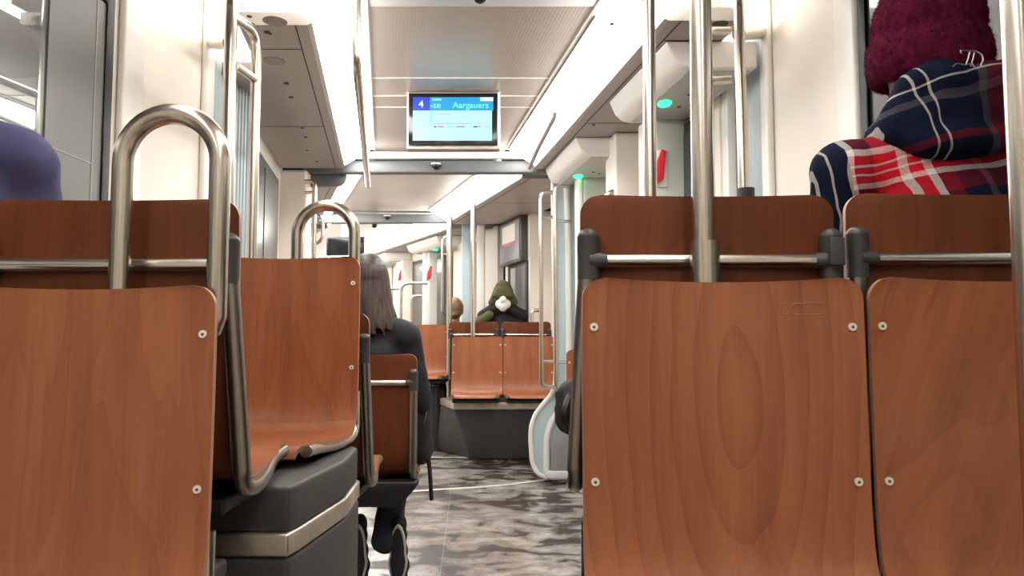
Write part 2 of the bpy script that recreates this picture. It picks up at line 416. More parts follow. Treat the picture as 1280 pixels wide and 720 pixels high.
# ---- section 1 (around the camera)
XL, XR = -1.31, 1.02
f1 = section(c1, -1.5, 2.60, 1.165, 1.165, 'plain ceiling above the nearest seats', 'strip_front', 1)
for s in (-1, 1):
    light_strip(f1, -1.4, 2.55, s, M['strip_front'], 'long white ceiling light strip over the nearest %s seats' % LIGHT_SIDE[s], None)
    tray(f1, -1.5, 2.50, s, 1.19, 'ceiling cover above the nearest %s seats' % LIGHT_SIDE[s])
o = MB().box(XL - .06, XL, -1.5, 3.21, 0, 2.6).build('wall_left', M['cream'], smooth=False); struct(o, 'cream side wall beside the nearest left seats', 'wall')
o = MB().box(XR, XR + .06, -1.5, 2.97, 0, 2.6).build('wall_right', M['cream'], smooth=False); struct(o, 'cream side wall beside the nearest right seats', 'wall')
o = MB().box(XL - .06, XR + .06, -1.56, -1.5, 0, 2.35).build('wall_back', M['greyw'], smooth=False); struct(o, 'grey wall behind the camera', 'wall')
for x0, x1 in ((XL, -.80), (.50, XR)):
    o = MB().box(x0, x1, 2.46, 2.50, 2.165, 2.6).build('trim_end', M['white'], smooth=False); struct(o, 'end face of the ceiling cover above the near seats', 'cover end')
# wall ribs beside the windows, rounded
def rib(x, y0, y1, d, label):
    o = MB().box(min(x, x + d), max(x, x + d), y0, y1, .0, 2.54).build('trim_rib', M['white'], bevel=.012); struct(o, label, 'wall rib')
rib(XL, 2.46, 2.60, .025, 'white raised rib left of the window post')
rib(XR, 2.16, 2.30, -.025, 'white raised rib beside the right window')
rib(XL, 3.13, 3.21, .03, 'white end rib where the left wall meets the bellows')
rib(XR, 2.90, 2.98, -.03, 'white end rib where the right wall meets the bellows')
def window(x, d, y0, y1, z0, z1, label, n):
    """d: into the room"""
    t = MB(); e = .045
    xa, xb = sorted((x, x + d * .018))
    t.box(xa, xb, y0, y0 + e, z0, z1); t.box(xa, xb, y1 - e, y1, z0, z1)
    t.box(xa, xb, y0 + e, y1 - e, z0, z0 + e); t.box(xa, xb, y0 + e, y1 - e, z1 - e, z1)
    o = t.build('window_%d' % n, M['black'], bevel=.004); struct(o, label, 'window')
    xa, xb = sorted((x + d * .001, x + d * .010))
    MB().box(xa, xb, y0 + e - .002, y1 - e + .002, z0 + e - .002, z1 - e + .002).build('pane', M['glass'], o, smooth=False)
window(XL, 1, .1, 2.41, .95, 2.10, 'dark night window on the left with reflections, black rubber frame', 1)
MB().box(XL + .0012, XL + .013, 2.075, 2.367, 1.0, 2.05).build('grey_panel', M['greypane'], bpy.data.objects['window_1'], smooth=False)
MB().box(XL + .013, XL + .0145, 2.31, 2.316, 1.0, 2.05).box(XL + .013, XL + .0145, 2.075, 2.31, 1.52, 1.524).build('panel_seam', M['greyseam'], bpy.data.objects['window_1'], smooth=False)
window(XR, -1, .1, 2.15, .95, 2.10, 'dark night window behind the person in the burgundy beanie', 2)

# ---- first joint: beam overhead and bellows at both sides
o = MB().box(-.62, .52, 2.55, 2.93, 2.296, 2.40).build('trim_beam', M['greyw'], bevel=.01); struct(o, 'pale cross beam at the very top of the picture', 'beam')
def bellows(path, z0, z1, label, pitch=.028, amp=.016):
    pts = [Vector((x, y, 0)) for x, y in path]
    tot = [0]
    for i in range(1, len(pts)): tot.append(tot[-1] + (pts[i] - pts[i - 1]).length)
    n = int(tot[-1] / pitch * 8); prof = []
    for k in range(n + 1):
        s = tot[-1] * k / n; i = 1
        while i < len(pts) - 1 and tot[i] < s: i += 1
        t = (s - tot[i - 1]) / (tot[i] - tot[i - 1]); p = pts[i - 1].lerp(pts[i], t)
        d = (pts[i] - pts[i - 1]).normalized(); nn = Vector((-d.y, d.x, 0))
        prof.append(p + nn * amp * math.sin(2 * PI * s / pitch))
    vs = []; zs = [z0 + (z1 - z0) * j / 12 for j in range(13)]
    for z in zs:
        for p in prof: vs.append(Vector((p.x, p.y, z)))
    w_ = len(prof); fs = [(j * w_ + k, j * w_ + k + 1, (j + 1) * w_ + k + 1, (j + 1) * w_ + k) for j in range(12) for k in range(w_ - 1)]
    m = MB().add(vs, fs); o = m.build('bellows', M['bellows']); struct(o, label, 'bellows')
    sm = o.modifiers.new('thick', 'SOLIDIFY'); sm.thickness = .006
    return o
bellows([(XL, 3.21), (-1.30, 3.4), (-1.27, 3.58)], 0, 2.56, 'corrugated pale blue bellows wall on the left joint')
bellows([(XR - .005, 2.98), (1.0, 3.15), (.955, 3.34)], 0, 2.56, 'corrugated pale blue bellows wall on the right joint')
o = MB().prism([(.935, 3.20), (.975, 3.20), (.985, 3.36), (.945, 3.36)], 0, 2.25, lambda p, q, a: Vector((p - .015, q, a))).build('pillar', M['white'], bevel=.006)
struct(o, 'slim white column beside the right bellows', 'column')
o = MB().prism([(-1.27, 3.56), (-1.235, 3.56), (-1.245, 3.66), (-1.29, 3.66)], 0, 2.25, lambda p, q, a: Vector((p, q, a))).build('pillar', M['white'], bevel=.006)
struct(o, 'slim white column beside the left bellows', 'column')

# ---- section 2
f2 = section(c2, 2.90, 5.62, 1.1, 1.1, 'ribbed satin ceiling panel with the passenger screen', 'strip', 2)
o = MB().box(-1.42, 1.12, 2.50, 3.75, 2.56, 2.62).build('ceiling', M['white'], smooth=False); struct(o, 'raised ceiling over the first joint', 'ceiling')
for s in (-1, 1):
    light_strip(f2, 2.57, 5.18, s, M['strip'], 'white light strip along the %s edge of the ceiling above the screen' % LIGHT_SIDE[s], None)
tray(f2, 2.78, 3.30, -1, .93, 'near end of the beige ceiling cover on the left')
TL = tray(f2, 3.30, 5.16, -1, 1.12, 'beige ceiling cover with small holes above the left doors')
tray(f2, 2.74, 3.15, 1, .95, 'near end of the beige ceiling cover on the right')
TR = tray(f2, 3.15, 5.20, 1, 1.12, 'beige ceiling cover above the right doors, behind the header boxes')
# cross joints of the centre panel
for yy in (3.75, 4.03, 4.23):
    o = MB().box(-.45, .45, yy, yy + .006, ZC - .004, ZC + .002, fn=f2).build('trim_joint', M['white'], smooth=False); struct(o, 'thin bright cross joint in the ribbed ceiling', 'ceiling joint')
# fixings on the left cover
zt = ZT - .0205
sp = MB()
for px, py, r in ((312, 10, .010), (315, 20, .010), (334, 31, .012), (338, 33, .006), (358, 98, .011), (364, 116, .011), (378, 156, .009), (382, 168, .009), (384, 185, .008), (396, 199, .008)):
    Y = (zt - CZ) * F / (HOR - py); p = at(px, py, Y); sp.disc((p.x, p.y, zt + .0005), r, (0, 0, -1), .003)
sp.build('bolt_holes', M['seam'], TL)
sp = MB()
for px, py, r in ((344, 16, .045), (343, 69, .045)):
    Y = (zt - CZ) * F / (HOR - py); p = at(px, py, Y); sp.disc((p.x, p.y, zt + .0005), r, (0, 0, -1), .003, 28)
sp.build('round_covers', plain('round_cover', (.30, .26, .24), .5), TL)
sp = MB()
for px, py, r in ((742, 152, .009), (765, 20, .009), (900, 20, .03)):
    Y = (zt - CZ) * F / (HOR - py); p = at(px, py, Y); sp.disc((p.x, p.y, zt + .0005), r, (0, 0, -1), .003)
sp.build('bolt_holes', M['seam'], TR)
# black shadow gap and lip of the right light strip
o = MB().prism([(.466, ZC - .012), (.474, ZC - .012), (.474, ZC - .002), (.466, ZC - .002)], 3.0, 5.15, lambda p, q, a: f2(p, a, q)).build('trim_gap', M['seam'], smooth=False); struct(o, 'thin dark gap beside the right light strip', 'gap')
o = MB().tube([f2(.545, 4.05, 2.225), f2(.56, 4.12, 2.215), f2(.585, 4.7, 2.185), f2(.61, 5.12, 2.155)], .015, 10).build('trim_lip', M['tray']); struct(o, 'beige grey lip under the right light strip above the screen', 'strip lip')
# side walls of section 2 with door leaves
o = MB().box(-1.16, -1.10, 3.60, 5.30, 0, ZT, fn=f2).build('wall_left', M['cream'], smooth=False); struct(o, 'cream wall round the left doors', 'wall')
o = MB().box(1.10, 1.16, 3.30, 5.45, 0, ZT, fn=f2).build('wall_right', M['cream'], smooth=False); struct(o, 'cream wall round the right doors', 'wall')
def door(fn, a, side, y0, y1, label, n, gl='glassd'):
    t = thing('door_%d' % n, label, 'door', fn(a, (y0 + y1) / 2, 0)); t['kind'] = 'structure'
    d = -side
    MB().box(*sorted((a, a + d * .03)), y0, y1, .02, 2.02, fn=fn).build('door_leaf', M['black'], t, smooth=False, world=True)
    MB().box(*sorted((a + d * .03, a + d * .034)), y0 + .05, (y0 + y1) / 2 - .02, .25, 1.97, fn=fn).build('pane', M[gl], t, smooth=False, world=True)
    MB().box(*sorted((a + d * .03, a + d * .034)), (y0 + y1) / 2 + .02, y1 - .05, .25, 1.97, fn=fn).build('pane', M[gl], t, smooth=False, world=True)
door(f2, -1.10, -1, 3.72, 4.9, 'left tram door with dark glass behind the vertical grab pole', 1)
door(f2, 1.10, 1, 3.40, 4.05, 'right tram door with dark glass beyond the green lamp', 2)
# posts between doors on the right
def post(fn, a0, a1, y0, y1, z1, mat, label, z0=0, bev=.012):
    o = MB().box(a0, a1, y0, y1, z0, z1, fn=fn).build('pillar', mat, bevel=bev); struct(o, label, 'column'); return o
post(f2, .93, 1.08, 3.62, 3.78, 2.06, M['greyw'], 'broad grey panel under the near green lamp')
post(f2, .90, .935, 3.62, 3.78, 2.06, M['white'], 'white edge of the grey panel under the near green lamp')
post(f2, .93, 1.09, 4.25, 4.45, 2.16, M['cream'], 'cream post between the two header boxes')
post(f2, .93, 1.09, 4.95, 5.05, 2.06, M['greyw'], 'grey panel under the far green lamp of the near doors')
post(f2, .895, .93, 4.95, 5.05, 2.06, M['white'], 'white edge under the far green lamp of the near doors')

def header_box(fn, y0, y1, label, lampY, a0=.73, a1=1.09, gname=None):
    t = thing('door_header_box', label, 'header box', fn((a0 + a1) / 2, (y0 + y1) / 2, 2.05), gname)
    prof = [(a0, ZT - .021), (a0 + .03, 2.09), (a0 + .06, 2.062), (a0 + .10, 2.05), (a1, 2.05), (a1, ZT - .021)]
    MB().prism(prof, y0, y1, lambda p, q, a: fn(p, a, q)).build('housing', M['white'], t, bevel=.008, world=True)
    MB().prism([(a0 + .10, 2.0505), (a1 - .02, 2.0505), (a1 - .02, 2.0475), (a0 + .10, 2.0475)], y0 + .03, y1 - .03, lambda p, q, a: fn(p, a, q)).build('bottom_plate', M['greyw'], t, world=True)
    c = fn(a0 + .155, lampY, 2.048)
    l_ = MB().ell(c, (.032, .05, .014), 20, 10).build('green_lamp', M['green'], t, world=True); l_['label'] = 'glowing green door lamp'
    for da, dy in ((.24, .05), (.27, -.08), (.22, -.12)): MB().disc(fn(a0 + da, lampY + dy, 2.0474), .010, (0, 0, -1), .002).build('bolt_head', M['seam'], t, world=True)
    return t
header_box(f2, 2.93, 3.70, 'white door header box with green lamp, nearest the camera on the right', 3.37)
header_box(f2, 4.36, 5.20, 'white door header box with green lamp, just before the portal', 4.9)
def red_handle(fn, a, Y, z, s, label):
    t = thing('emergency_handle', label, 'emergency handle', fn(a, Y, z))
    P = [(-.025, -.10), (.03, -.04), (.045, .10), (.015, .12), (-.01, .03)]
    MB().prism([(p * s, q * s) for p, q in P], -.012, .012, lambda p, q, k: fn(a, Y, z) + Vector((p, k, q))).build('handle', M['red'], t, bevel=.004, world=True)
    MB().box(-.03 * s, .0, -.01, .03, -.12 * s, -.08 * s).build('bracket', M['white'], t, bevel=.003)

# ---- portal between sections 2 and 3
def beam(pxl, pxr, Y, z0, z1, dy, label):
    a, b = at(pxl, 210, Y), at(pxr, 210, Y)
    o = MB().box(a.x, b.x, Y, Y + dy, z0, z1).build('trim_beam', M['beam'], bevel=.012); struct(o, label, 'beam')
beam(378, 742, 5.24, 2.145, 2.235, .08, 'dark grey beam of the nearer portal, small camera below the screen')
a, b = at(425, 195, 5.2), at(700, 195, 5.2)
o = MB().box(a.x, b.x, 5.19, 5.24, 2.236, 2.285).build('trim_band', M['white'], bevel=.01); struct(o, 'white band above the nearer portal beam', 'band')
beam(355, 640, 7.72, 2.175, 2.27, .08, 'dark grey beam of the further portal')
# cream faces left of portal 1
a, b = at(341, 300, 5.22), at(383, 300, 5.22)
o = MB().box(a.x - .05, b.x, 5.20, 5.36, 0, 2.16).build('pillar', M['cream'], bevel=.02); struct(o, 'wide cream pillar of the portal on the left', 'column')
a, b = at(383, 300, 5.3), at(432, 300, 5.3)
o = MB().prism([(a.x, 2.15), (b.x, 2.15), (b.x - .02, 2.10), (b.x - .05, 2.07), (a.x, 2.06)], 5.30, 5.36, lambda p, q, k: Vector((p, k, q))).build('trim_corner', M['beam'], bevel=.008); struct(o, 'rounded grey corner of the portal on the left', 'portal corner')

# right pillar of portal 1, flared at its foot
YP = 5.30
def PX(px, py, Y=YP): p = at(px, py, Y); return (p.x, p.z)
outline = [PX(*q) for q in ((690, 212), (730, 212), (730, 597), (690, 597), (672, 590), (664, 578), (662, 548), (663, 532), (668, 518), (678, 505), (688, 494), (693, 480), (694, 455), (691, 300))]
t = thing('pillar', 'white portal pillar with pale blue face flaring out at its foot', 'column', (PX(700, 597)[0], YP, 0)); t['kind'] = 'structure'
MB().prism(outline, YP, YP + .16, lambda p, q, k: Vector((p, k, max(q, 0)))).build('blue_panel', M['blue'], t, bevel=.012, world=True)
rim = [PX(*q) for q in ((691, 212), (692, 300), (695, 455), (694, 480), (689, 494), (679, 505), (669, 518), (664, 532), (663, 548), (665, 578), (672, 592), (684, 597))]
MB().tube(fillet([Vector((x, YP - .004, max(z, .02))) for x, z in rim], .03), .016, 12).build('white_edge', M['white'], t, world=True)
rim = [PX(*q) for q in ((708, 225), (710, 300), (711, 455), (710, 490), (706, 506), (690, 524), (683, 545), (683, 596), (722, 596))]
MB().tube(fillet([Vector((x, YP - .012, max(z, .025))) for x, z in rim], .05), .022, 12).build('inner_edge', M['white'], t, world=True)
q = [PX(*q) for q in ((688, 550), (697, 533), (722, 530), (722, 592), (688, 592))]
MB().prism(q, YP - .02, YP + .01, lambda p, q_, k: Vector((p, k, q_))).build('foot_panel', M['panelg'], t, bevel=.006, world=True)
q = [PX(*q) for q in ((684, 588), (722, 588), (722, 597), (684, 597))]
MB().prism(q, YP - .035, YP + .02, lambda p, q_, k: Vector((p, k, max(q_, .002)))).build('sill', M['white'], t, bevel=.006, world=True)
for x0, x1, lab in ((722, 760, 0),):
    a, b = at(x0, 300, 5.34), at(x1, 300, 5.34)
    o = MB().box(a.x, b.x, 5.34, 5.44, 0, 2.2).build('pillar', M['white'], bevel=.01); struct(o, 'white inner face of the nearer portal, mostly behind the seats', 'column')

# floor lines
def floor_line(pts, wid, label):
    P = []
    for px, py in pts:
        Y = CZ * F / (py - HOR); v = at(px, py, Y); P.append(Vector((v.x, v.y, .003)))
    m = MB()
    for i in range(len(P) - 1):
        d = (P[i + 1] - P[i]); nn = Vector((-d.y, d.x, 0)).normalized() * wid / 2
        m.add([P[i] - nn, P[i + 1] - nn, P[i + 1] + nn, P[i] + nn], [(0, 1, 2, 3)])
    m2 = MB(); m2.v = m.v; m2.f = m.f; m2.mi = m.mi
    o = m2.build('trim_floor_strip', M['strip_floor'], smooth=False); sm = o.modifiers.new('t', 'SOLIDIFY'); sm.thickness = .002
    struct(o, label, 'floor strip')
M['strip_floor'] = plain('bright_metal_strip', (.85, .82, .76), .35, .3)
floor_line([(520, 569), (560, 570), (662, 571)], .05, 'pale metal strip across the floor before the far podium')
floor_line([(515, 611), (545, 609), (600, 606), (645, 602), (686, 597)], .042, 'pale curved metal strip across the floor at the portal')
M['joint'] = plain('floor_seam', (.20, .18, .16), .5)
o = MB().prism([(0, 0), (.003, 0), (.003, .001), (0, .001)], 1.4, 5.2, lambda p, q, k: Vector((-.2 - .055 * (k - 1.4) + p, k, q))).build('trim_seam', M['joint'], smooth=False); struct(o, 'thin seam running along the aisle floor', 'floor seam')

# ---- section 3
f3 = section(c3, 5.36, 7.72, 1.1, 1.2, 'satin ceiling panel beyond the nearer portal', 'strip', 3)
for s in (-1, 1):
    light_strip(f3, 5.5, 7.68, s, M['strip'], 'white light strip along the %s ceiling edge beyond the nearer portal' % LIGHT_SIDE[s], None)
    tray(f3, 5.5, 7.70, s, 1.34 if s > 0 else 1.3, 'beige ceiling cover on the %s beyond the nearer portal' % LIGHT_SIDE[s])
o = MB().box(.375, .43, 5.50, 7.05, 0, ZT).build('wall_right', M['cream'], smooth=False); struct(o, 'cream wall pocket beside the far pair of seats', 'wall')
o = MB().box(.17, .43, 7.03, 7.09, 0, ZT).build('wall_right', M['cream'], smooth=False); struct(o, 'narrow cream wall between the information panel and the portal', 'wall')
o = MB().box(1.27, 1.33, 7.05, 7.75, 0, ZT, fn=f3).build('wall_right', M['cream'], smooth=False); struct(o, 'cream wall behind the hooded person', 'wall')
o = MB().box(-1.36, -1.3, 5.36, 7.9, 0, ZT, fn=f3).build('wall_left', M['cream'], smooth=False); struct(o, 'cream wall on the left beyond the nearer portal', 'wall')
a, b = f3(1.2, 6.05, 0), f3(1.2, 7.05, 0)
fw = MB(); e = .05
fw.box(1.255, 1.27, 7.09, 7.14, .95, 1.72, fn=f3).box(1.255, 1.27, 7.58, 7.63, .95, 1.72, fn=f3).box(1.255, 1.27, 7.14, 7.58, .95, 1.0, fn=f3).box(1.255, 1.27, 7.14, 7.58, 1.69, 1.72, fn=f3)
o = fw.build('window_3', M['black'], smooth=False); struct(o, 'window under the grey information panel on the right wall', 'window')
MB().box(1.26, 1.268, 7.14, 7.58, 1.0, 1.69, fn=f3).build('pane', M['glass2'], o, smooth=False)
t = thing('information_panel', 'grey information panel with a white poster on the right wall', 'panel', f3(1.23, 7.4, 1.71))
MB().box(1.20, 1.269, 7.10, 7.70, 1.72, 2.16, fn=f3).build('case', M['frame'], t, bevel=.008, world=True)
MB().box(1.192, 1.201, 7.12, 7.68, 1.75, 2.13, fn=f3).build('face', M['screen_off'], t, world=True)
p_ = MB().box(1.187, 1.193, 7.22, 7.60, 1.90, 2.10, fn=f3).build('poster', M['poster'], t, world=True); p_['label'] = 'white paper poster'
MB().box(1.185, 1.1875, 7.22, 7.60, 1.90, 1.93, fn=f3).build('poster_stripe', M['posterr'], p_, world=True)
# wall poles and far portal pillars
for (x0, x1, Y, lab, mt) in ((596, 606, 7.72, 'white pillar of the further portal beside the hooded person', 'white'), (577, 588, 7.85, 'blue grey pillar of the further portal', 'blue'), (352, 372, 7.75, 'cream pillar of the further portal seen on the left', 'cream')):
    a, b = at(x0, 300, Y), at(x1, 300, Y)
    o = MB().box(a.x, b.x, Y, Y + .12, 0, 2.2).build('pillar', M[mt], bevel=.01); struct(o, lab, 'column')

# ---- section 4
f4 = section(c4, 7.85, 12.6, 1.1, 1.1, 'far ceiling panel at the end of the tram', 'strip', 4)
for s in (-1, 1):
    light_strip(f4, 8.0, 12.5, s, M['strip'], 'white light strip along the %s ceiling edge of the furthest section' % LIGHT_SIDE[s], None)
    tray(f4, 8.0, 12.5, s, 1.12, 'beige ceiling cover on the %s of the furthest section' % LIGHT_SIDE[s])
o = MB().box(1.10, 1.16, 7.9, 12.6, 0, ZT, fn=f4).build('wall_right', M['cream'], smooth=False); struct(o, 'cream wall of the furthest section on the right', 'wall')
o = MB().box(-1.16, -1.10, 7.9, 12.6, 0, ZT, fn=f4).build('wall_left', M['cream'], smooth=False); struct(o, 'cream wall of the furthest section on the left', 'wall')
o = MB().box(-6.6, -1.8, 12.6, 12.66, 0, 2.35).build('wall_front', M['white'], smooth=False); struct(o, 'white end wall at the front of the tram', 'wall')
a, b = at(408, 296, 8.6), at(455, 319, 8.6)
t = thing('display_screen', 'blank black screen hanging from the far ceiling, seen through the second steel loop', 'screen', ((a.x + b.x) / 2, 8.6, b.z))
MB().box(a.x, b.x, 8.6, 8.66, b.z, a.z).build('case', M['black'], t, bevel=.008, world=True)
MB().box(a.x + .02, b.x - .02, 8.596, 8.601, b.z + .02, a.z - .02).build('glass_face', M['blackg'], t, world=True)
MB().box((a.x + b.x) / 2 - .05, (a.x + b.x) / 2 + .05, 8.61, 8.65, a.z, 2.30).build('hanger', M['white'], t, world=True)
door(f4, 1.10, 1, 8.95, 10.1, 'dark glass door of the furthest section', 3, 'glass2')
door(f4, 1.10, 1, 11.05, 11.9, 'second dark glass door of the furthest section', 4, 'glass2')
for (y0, y1, a0, mt, lab) in ((9.15, 9.22, .90, 'greyw', 'grey door panel in the furthest section under the green lamp'), (9.22, 9.26, .86, 'white', 'white edge of a door post in the furthest section'),
                              (10.15, 10.4, .95, 'cream', 'cream pillar between the furthest doors'), (10.9, 11.0, .92, 'white', 'slim white post before the last door'), (8.3, 8.5, .95, 'greyw', 'grey pillar just beyond the further portal')):
    post(f4, a0, 1.0 if y0 < 9.23 and y0 > 9 else 1.09, y0, y1, 2.06, M[mt], lab)
header_box(f4, 8.55, 9.45, 'white door header box with green lamp, first one beyond the further portal', 8.95)
header_box(f4, 10.2, 11.3, 'white door header box with green lamp, furthest away', 10.7)
p = at(536, 342, 9.1); 
def red_at(px, py, Y, s, label):
    p = at(px, py, Y)
    t = thing('emergency_handle', label, 'emergency handle', p)
    P = [(-.035, -.10), (.03, -.06), (.05, .12), (.02, .13), (-.02, .03)]
    MB().prism([(q * s, r * s) for q, r in P], -.012, .012, lambda u, v, k: Vector((u, k, v))).build('handle', M['red'], t, bevel=.003)
    MB().box(-.005, .06 * s, .01, .03, -.11 * s, .13 * s).build('back_plate', M['white'], t, bevel=.003)
red_at(823, 212, 3.6, .75, 'red emergency handle beside the grey door panel, nearest one')
red_at(536, 343, 9.0, .80, 'red emergency handle on a far door post, right of the long-haired person')
red_at(500, 345, 10.2, .7, 'furthest red emergency handle, left of the other far one')

# dome cameras
def dome(px, py, Y, zc, r, label):
    p = at(px, py, Y)
    t = thing('dome_camera', label, 'security camera', (p.x, Y, zc))
    MB().disc((0, 0, 0), r * 1.0, (0, 0, -1), r * .35, 24).build('housing', M['white'], t)
    MB().disc((0, 0, -r * .3), r * 1.05, (0, 0, -1), r * .12, 24).build('collar', M['cap'], t)
    MB().ell((0, 0, -r * .42), (r * .78, r * .78, r * .8), 24, 12, half=False).build('dome', M['blackg'], t)
dome(600, 5, 2.78, 2.295, .042, 'black dome camera at the top edge of the picture')
dome(545, 203, 5.22, 2.236 - .03, .036, 'small black dome camera on the nearer portal beam')
dome(484, 268, 7.70, 2.25, .036, 'small black dome camera on the further portal beam')
t = thing('ceiling_bracket', 'small black bracket hanging from the far ceiling', 'bracket', (at(468, 270, 8.3).x, 8.3, 2.30))
MB().box(-.03, .03, -.03, .03, -.05, 0).build('base', M['black'], t, bevel=.005); MB().ell((0, 0, -.065), (.03, .03, .025)).build('sensor', M['black'], t)

# ---- passenger screen
def flat_text(body, size, mat, parent, x, z, y, name='lettering', bold=0.0, align='LEFT'):
    cu = bpy.data.curves.new('txt', 'FONT'); cu.body = body; cu.size = size; cu.align_x = align; cu.extrude = .0004; cu.offset = bold
    to = bpy.data.objects.new('txt', cu); COL.objects.link(to)
    dg = bpy.context.evaluated_depsgraph_get(); me = bpy.data.meshes.new_from_object(to.evaluated_get(dg))
    bpy.data.objects.remove(to); bpy.data.curves.remove(cu)
    me.transform(Matrix.Translation((x, y, z)) @ Matrix.Rotation(PI / 2, 4, 'X')); me.materials.clear(); me.materials.append(mat)
    o = bpy.data.objects.new(name, me); COL.objects.link(o); o.parent = parent; return o
YS = 3.95
a, b = at(511, 116.5, YS), at(622, 181.5, YS)
W2, H2 = (b.x - a.x), (a.z - b.z); cx = (a.x + b.x) / 2; bz = b.z
t = thing('passenger_screen', 'ceiling-mounted passenger screen showing line 4 and the next stop', 'screen', (cx, YS, bz))
MB().box(-W2 / 2 - .006, W2 / 2 + .006, .012, .07, -.008, H2 + .008).build('case', M['white'], t, bevel=.004)
MB().box(-W2 / 2, W2 / 2, -.004, .012, 0, H2).build('bezel', M['blackg'], t, bevel=.003)
MB().box(-W2 / 2 - .01, W2 / 2 + .01, .0, .06, -.022, -.009).build('bottom_rail', M['tray'], t, bevel=.003)
MB().box(-W2 / 2 - .012, -W2 / 2 - .006, .02, .06, -.02, ZC - bz).build('hanger', M['white'], t); MB().box(W2 / 2 + .006, W2 / 2 + .012, .02, .06, -.02, ZC - bz).build('hanger', M['white'], t)
k = W2 / 111.0   # metres per picture pixel at the screen
def SX(px): return (px - 566.5) * k
def SZ(py): return (181.5 - py) * k
def patch(x0, x1, y0, y1, m, name='picture', d=0):
    return MB().box(SX(x0), SX(x1), -.0055 - d, -.0042, SZ(y1), SZ(y0)).build(name, m, t, smooth=False)
patch(516.5, 615, 138, 176, M['scr_white'], 'timetable_area'); patch(516.5, 537.5, 121, 138, M['scr_blue'], 'line_number_field'); patch(537.5, 616.5, 121, 138, M['scr_cyan'], 'next_stop_field')
patch(600.5, 616.5, 121.3, 126, M['scr_w'], 'clock_field', .0008); patch(540.5, 552, 122.8, 125.4, M['scr_text'], 'small_caption', .0008); patch(538, 539.4, 138.4, 155, M['scr_text'], 'route_line', .0008)
TY = -.0066
flat_text('4', 11.5 * k, M['scr_w'], t, SX(523.8), SZ(133.6), TY, 'line_number', .0012)
flat_text('-se', 11 * k, M['scr_text'], t, SX(538.2), SZ(134.8), TY, 'stop_name', .0008)
flat_text('Aargauers', 11.0 * k, M['scr_text'], t, SX(566), SZ(134.8), TY, 'stop_name', .0008)
patch(542, 565, 142, 143.4, M['scr_g'], 'caption_row', .0008); patch(542, 590, 154, 155.4, M['scr_g'], 'caption_row', .0008)
for x0, x1, m_ in ((543, 546, 'scr_k'), (547, 555, 'scr_red'), (561, 569, 'scr_text'), (571, 581, 'scr_red'), (592, 597, 'scr_k'), (598, 601, 'scr_red'), (606, 611, 'scr_g')):
    patch(x0, x1, 157.8, 159.4, M[m_], 'caption_row', .0008)

# ================================================================ PODIUMS
def podium(poly, zb, zt_, label, upper=None):
    cx_ = sum(p[0] for p in poly) / len(poly); cy_ = sum(p[1] for p in poly) / len(poly)
    t = thing('seat_podium', label, 'podium', (cx_, cy_, 0))
    def grow(k): return [(cx_ + (p - cx_) * k, cy_ + (q - cy_) * k) for p, q in poly]
    V3 = lambda p, q, a: Vector((p, q, a))
    MB().prism(poly, 0, zt_ - .045, V3).build('base', M['pod'], t, bevel=.012, world=True)
    MB().prism(grow(1.012), zt_ - .043, zt_, V3).build('steel_band', M['band'], t, bevel=.006, world=True)
    if upper: MB().prism(grow(.975), zt_, upper, V3).build('riser', M['pod'], t, bevel=.01, world=True)
    return t
podium([(-1.30, 1.02), (-.50, 1.02), (-.49, 1.20), (-.49, 1.37), (-1.30, 1.37)], 0, .565, 'dark grey podium with steel band under the nearest left seats', .60)
podium([(-.80, 1.47), (-.425, 1.47), (-.415, 1.52), (-.385, 1.80), (-.40, 2.02), (-.44, 2.08), (-.80, 2.08)], 0, .613, 'dark grey podium with steel band under the second left seat', .70)
podium([(-.80, 2.13), (-.53, 2.13), (-.53, 2.5), (-.80, 2.5)], 0, .46, 'low dark podium behind the second left seat', .50)
podium([(.16, .95), (.98, .95), (.98, 1.45), (.16, 1.45)], 0, .56, 'dark grey podium under the nearest right seats', .60)
# far podium: flared body
t = thing('seat_podium', 'large dark podium with pale band under the far pair of seats', 'podium', (-.1, 6.7, 0))
def ring(pts, z): return [Vector((x, y, z)) for x, y in pts]
top = [(at(568, 505, 6.3).x, 6.3), (.34, 6.3), (.34, 6.78), (-.55, 6.95), (at(551, 500, 6.75).x, 6.75)]
bot = [(at(588, 568, 6.3).x, 6.34), (.34, 6.34), (.34, 6.78), (-.50, 6.95), (at(545, 540, 6.9).x, 6.9)]
zb2 = at(600, 512, 6.3).z; zt2 = at(600, 503, 6.3).z
m = MB(); n = len(top); m.add(ring(bot, 0) + ring(top, zb2), [tuple(range(n - 1, -1, -1)), tuple(range(n, 2 * n))] + [(i, (i + 1) % n, (i + 1) % n + n, i + n) for i in range(n)])
m.build('base', M['pod'], t, bevel=.012, world=True)
MB().prism([(x + (-.008 if x < 0 else 0), y - (.008 if y < 6.6 else 0)) for x, y in top], zb2 + .001, zt2, lambda p, q, a_: Vector((p, q, a_))).build('pale_band', M['band'], t, bevel=.005, world=True)
# podium under the single far seat
t = thing('seat_podium', 'narrow dark podium under the single far seat beside the pair', 'podium', (-.95, 7.35, 0))
MB().box(at(513, 500, 7.1).x, at(549, 500, 7.1).x, 7.02, 7.7, 0, at(540, 482, 7.1).z).build('base', M['pod'], t, bevel=.012, world=True)
MB().box(at(549.5, 500, 7.1).x, at(563, 500, 7.1).x, 7.04, 7.1, at(555, 541, 7.1).z, at(555, 531, 7.1).z).build('label_plate', M['greyw'], t, bevel=.005, world=True)
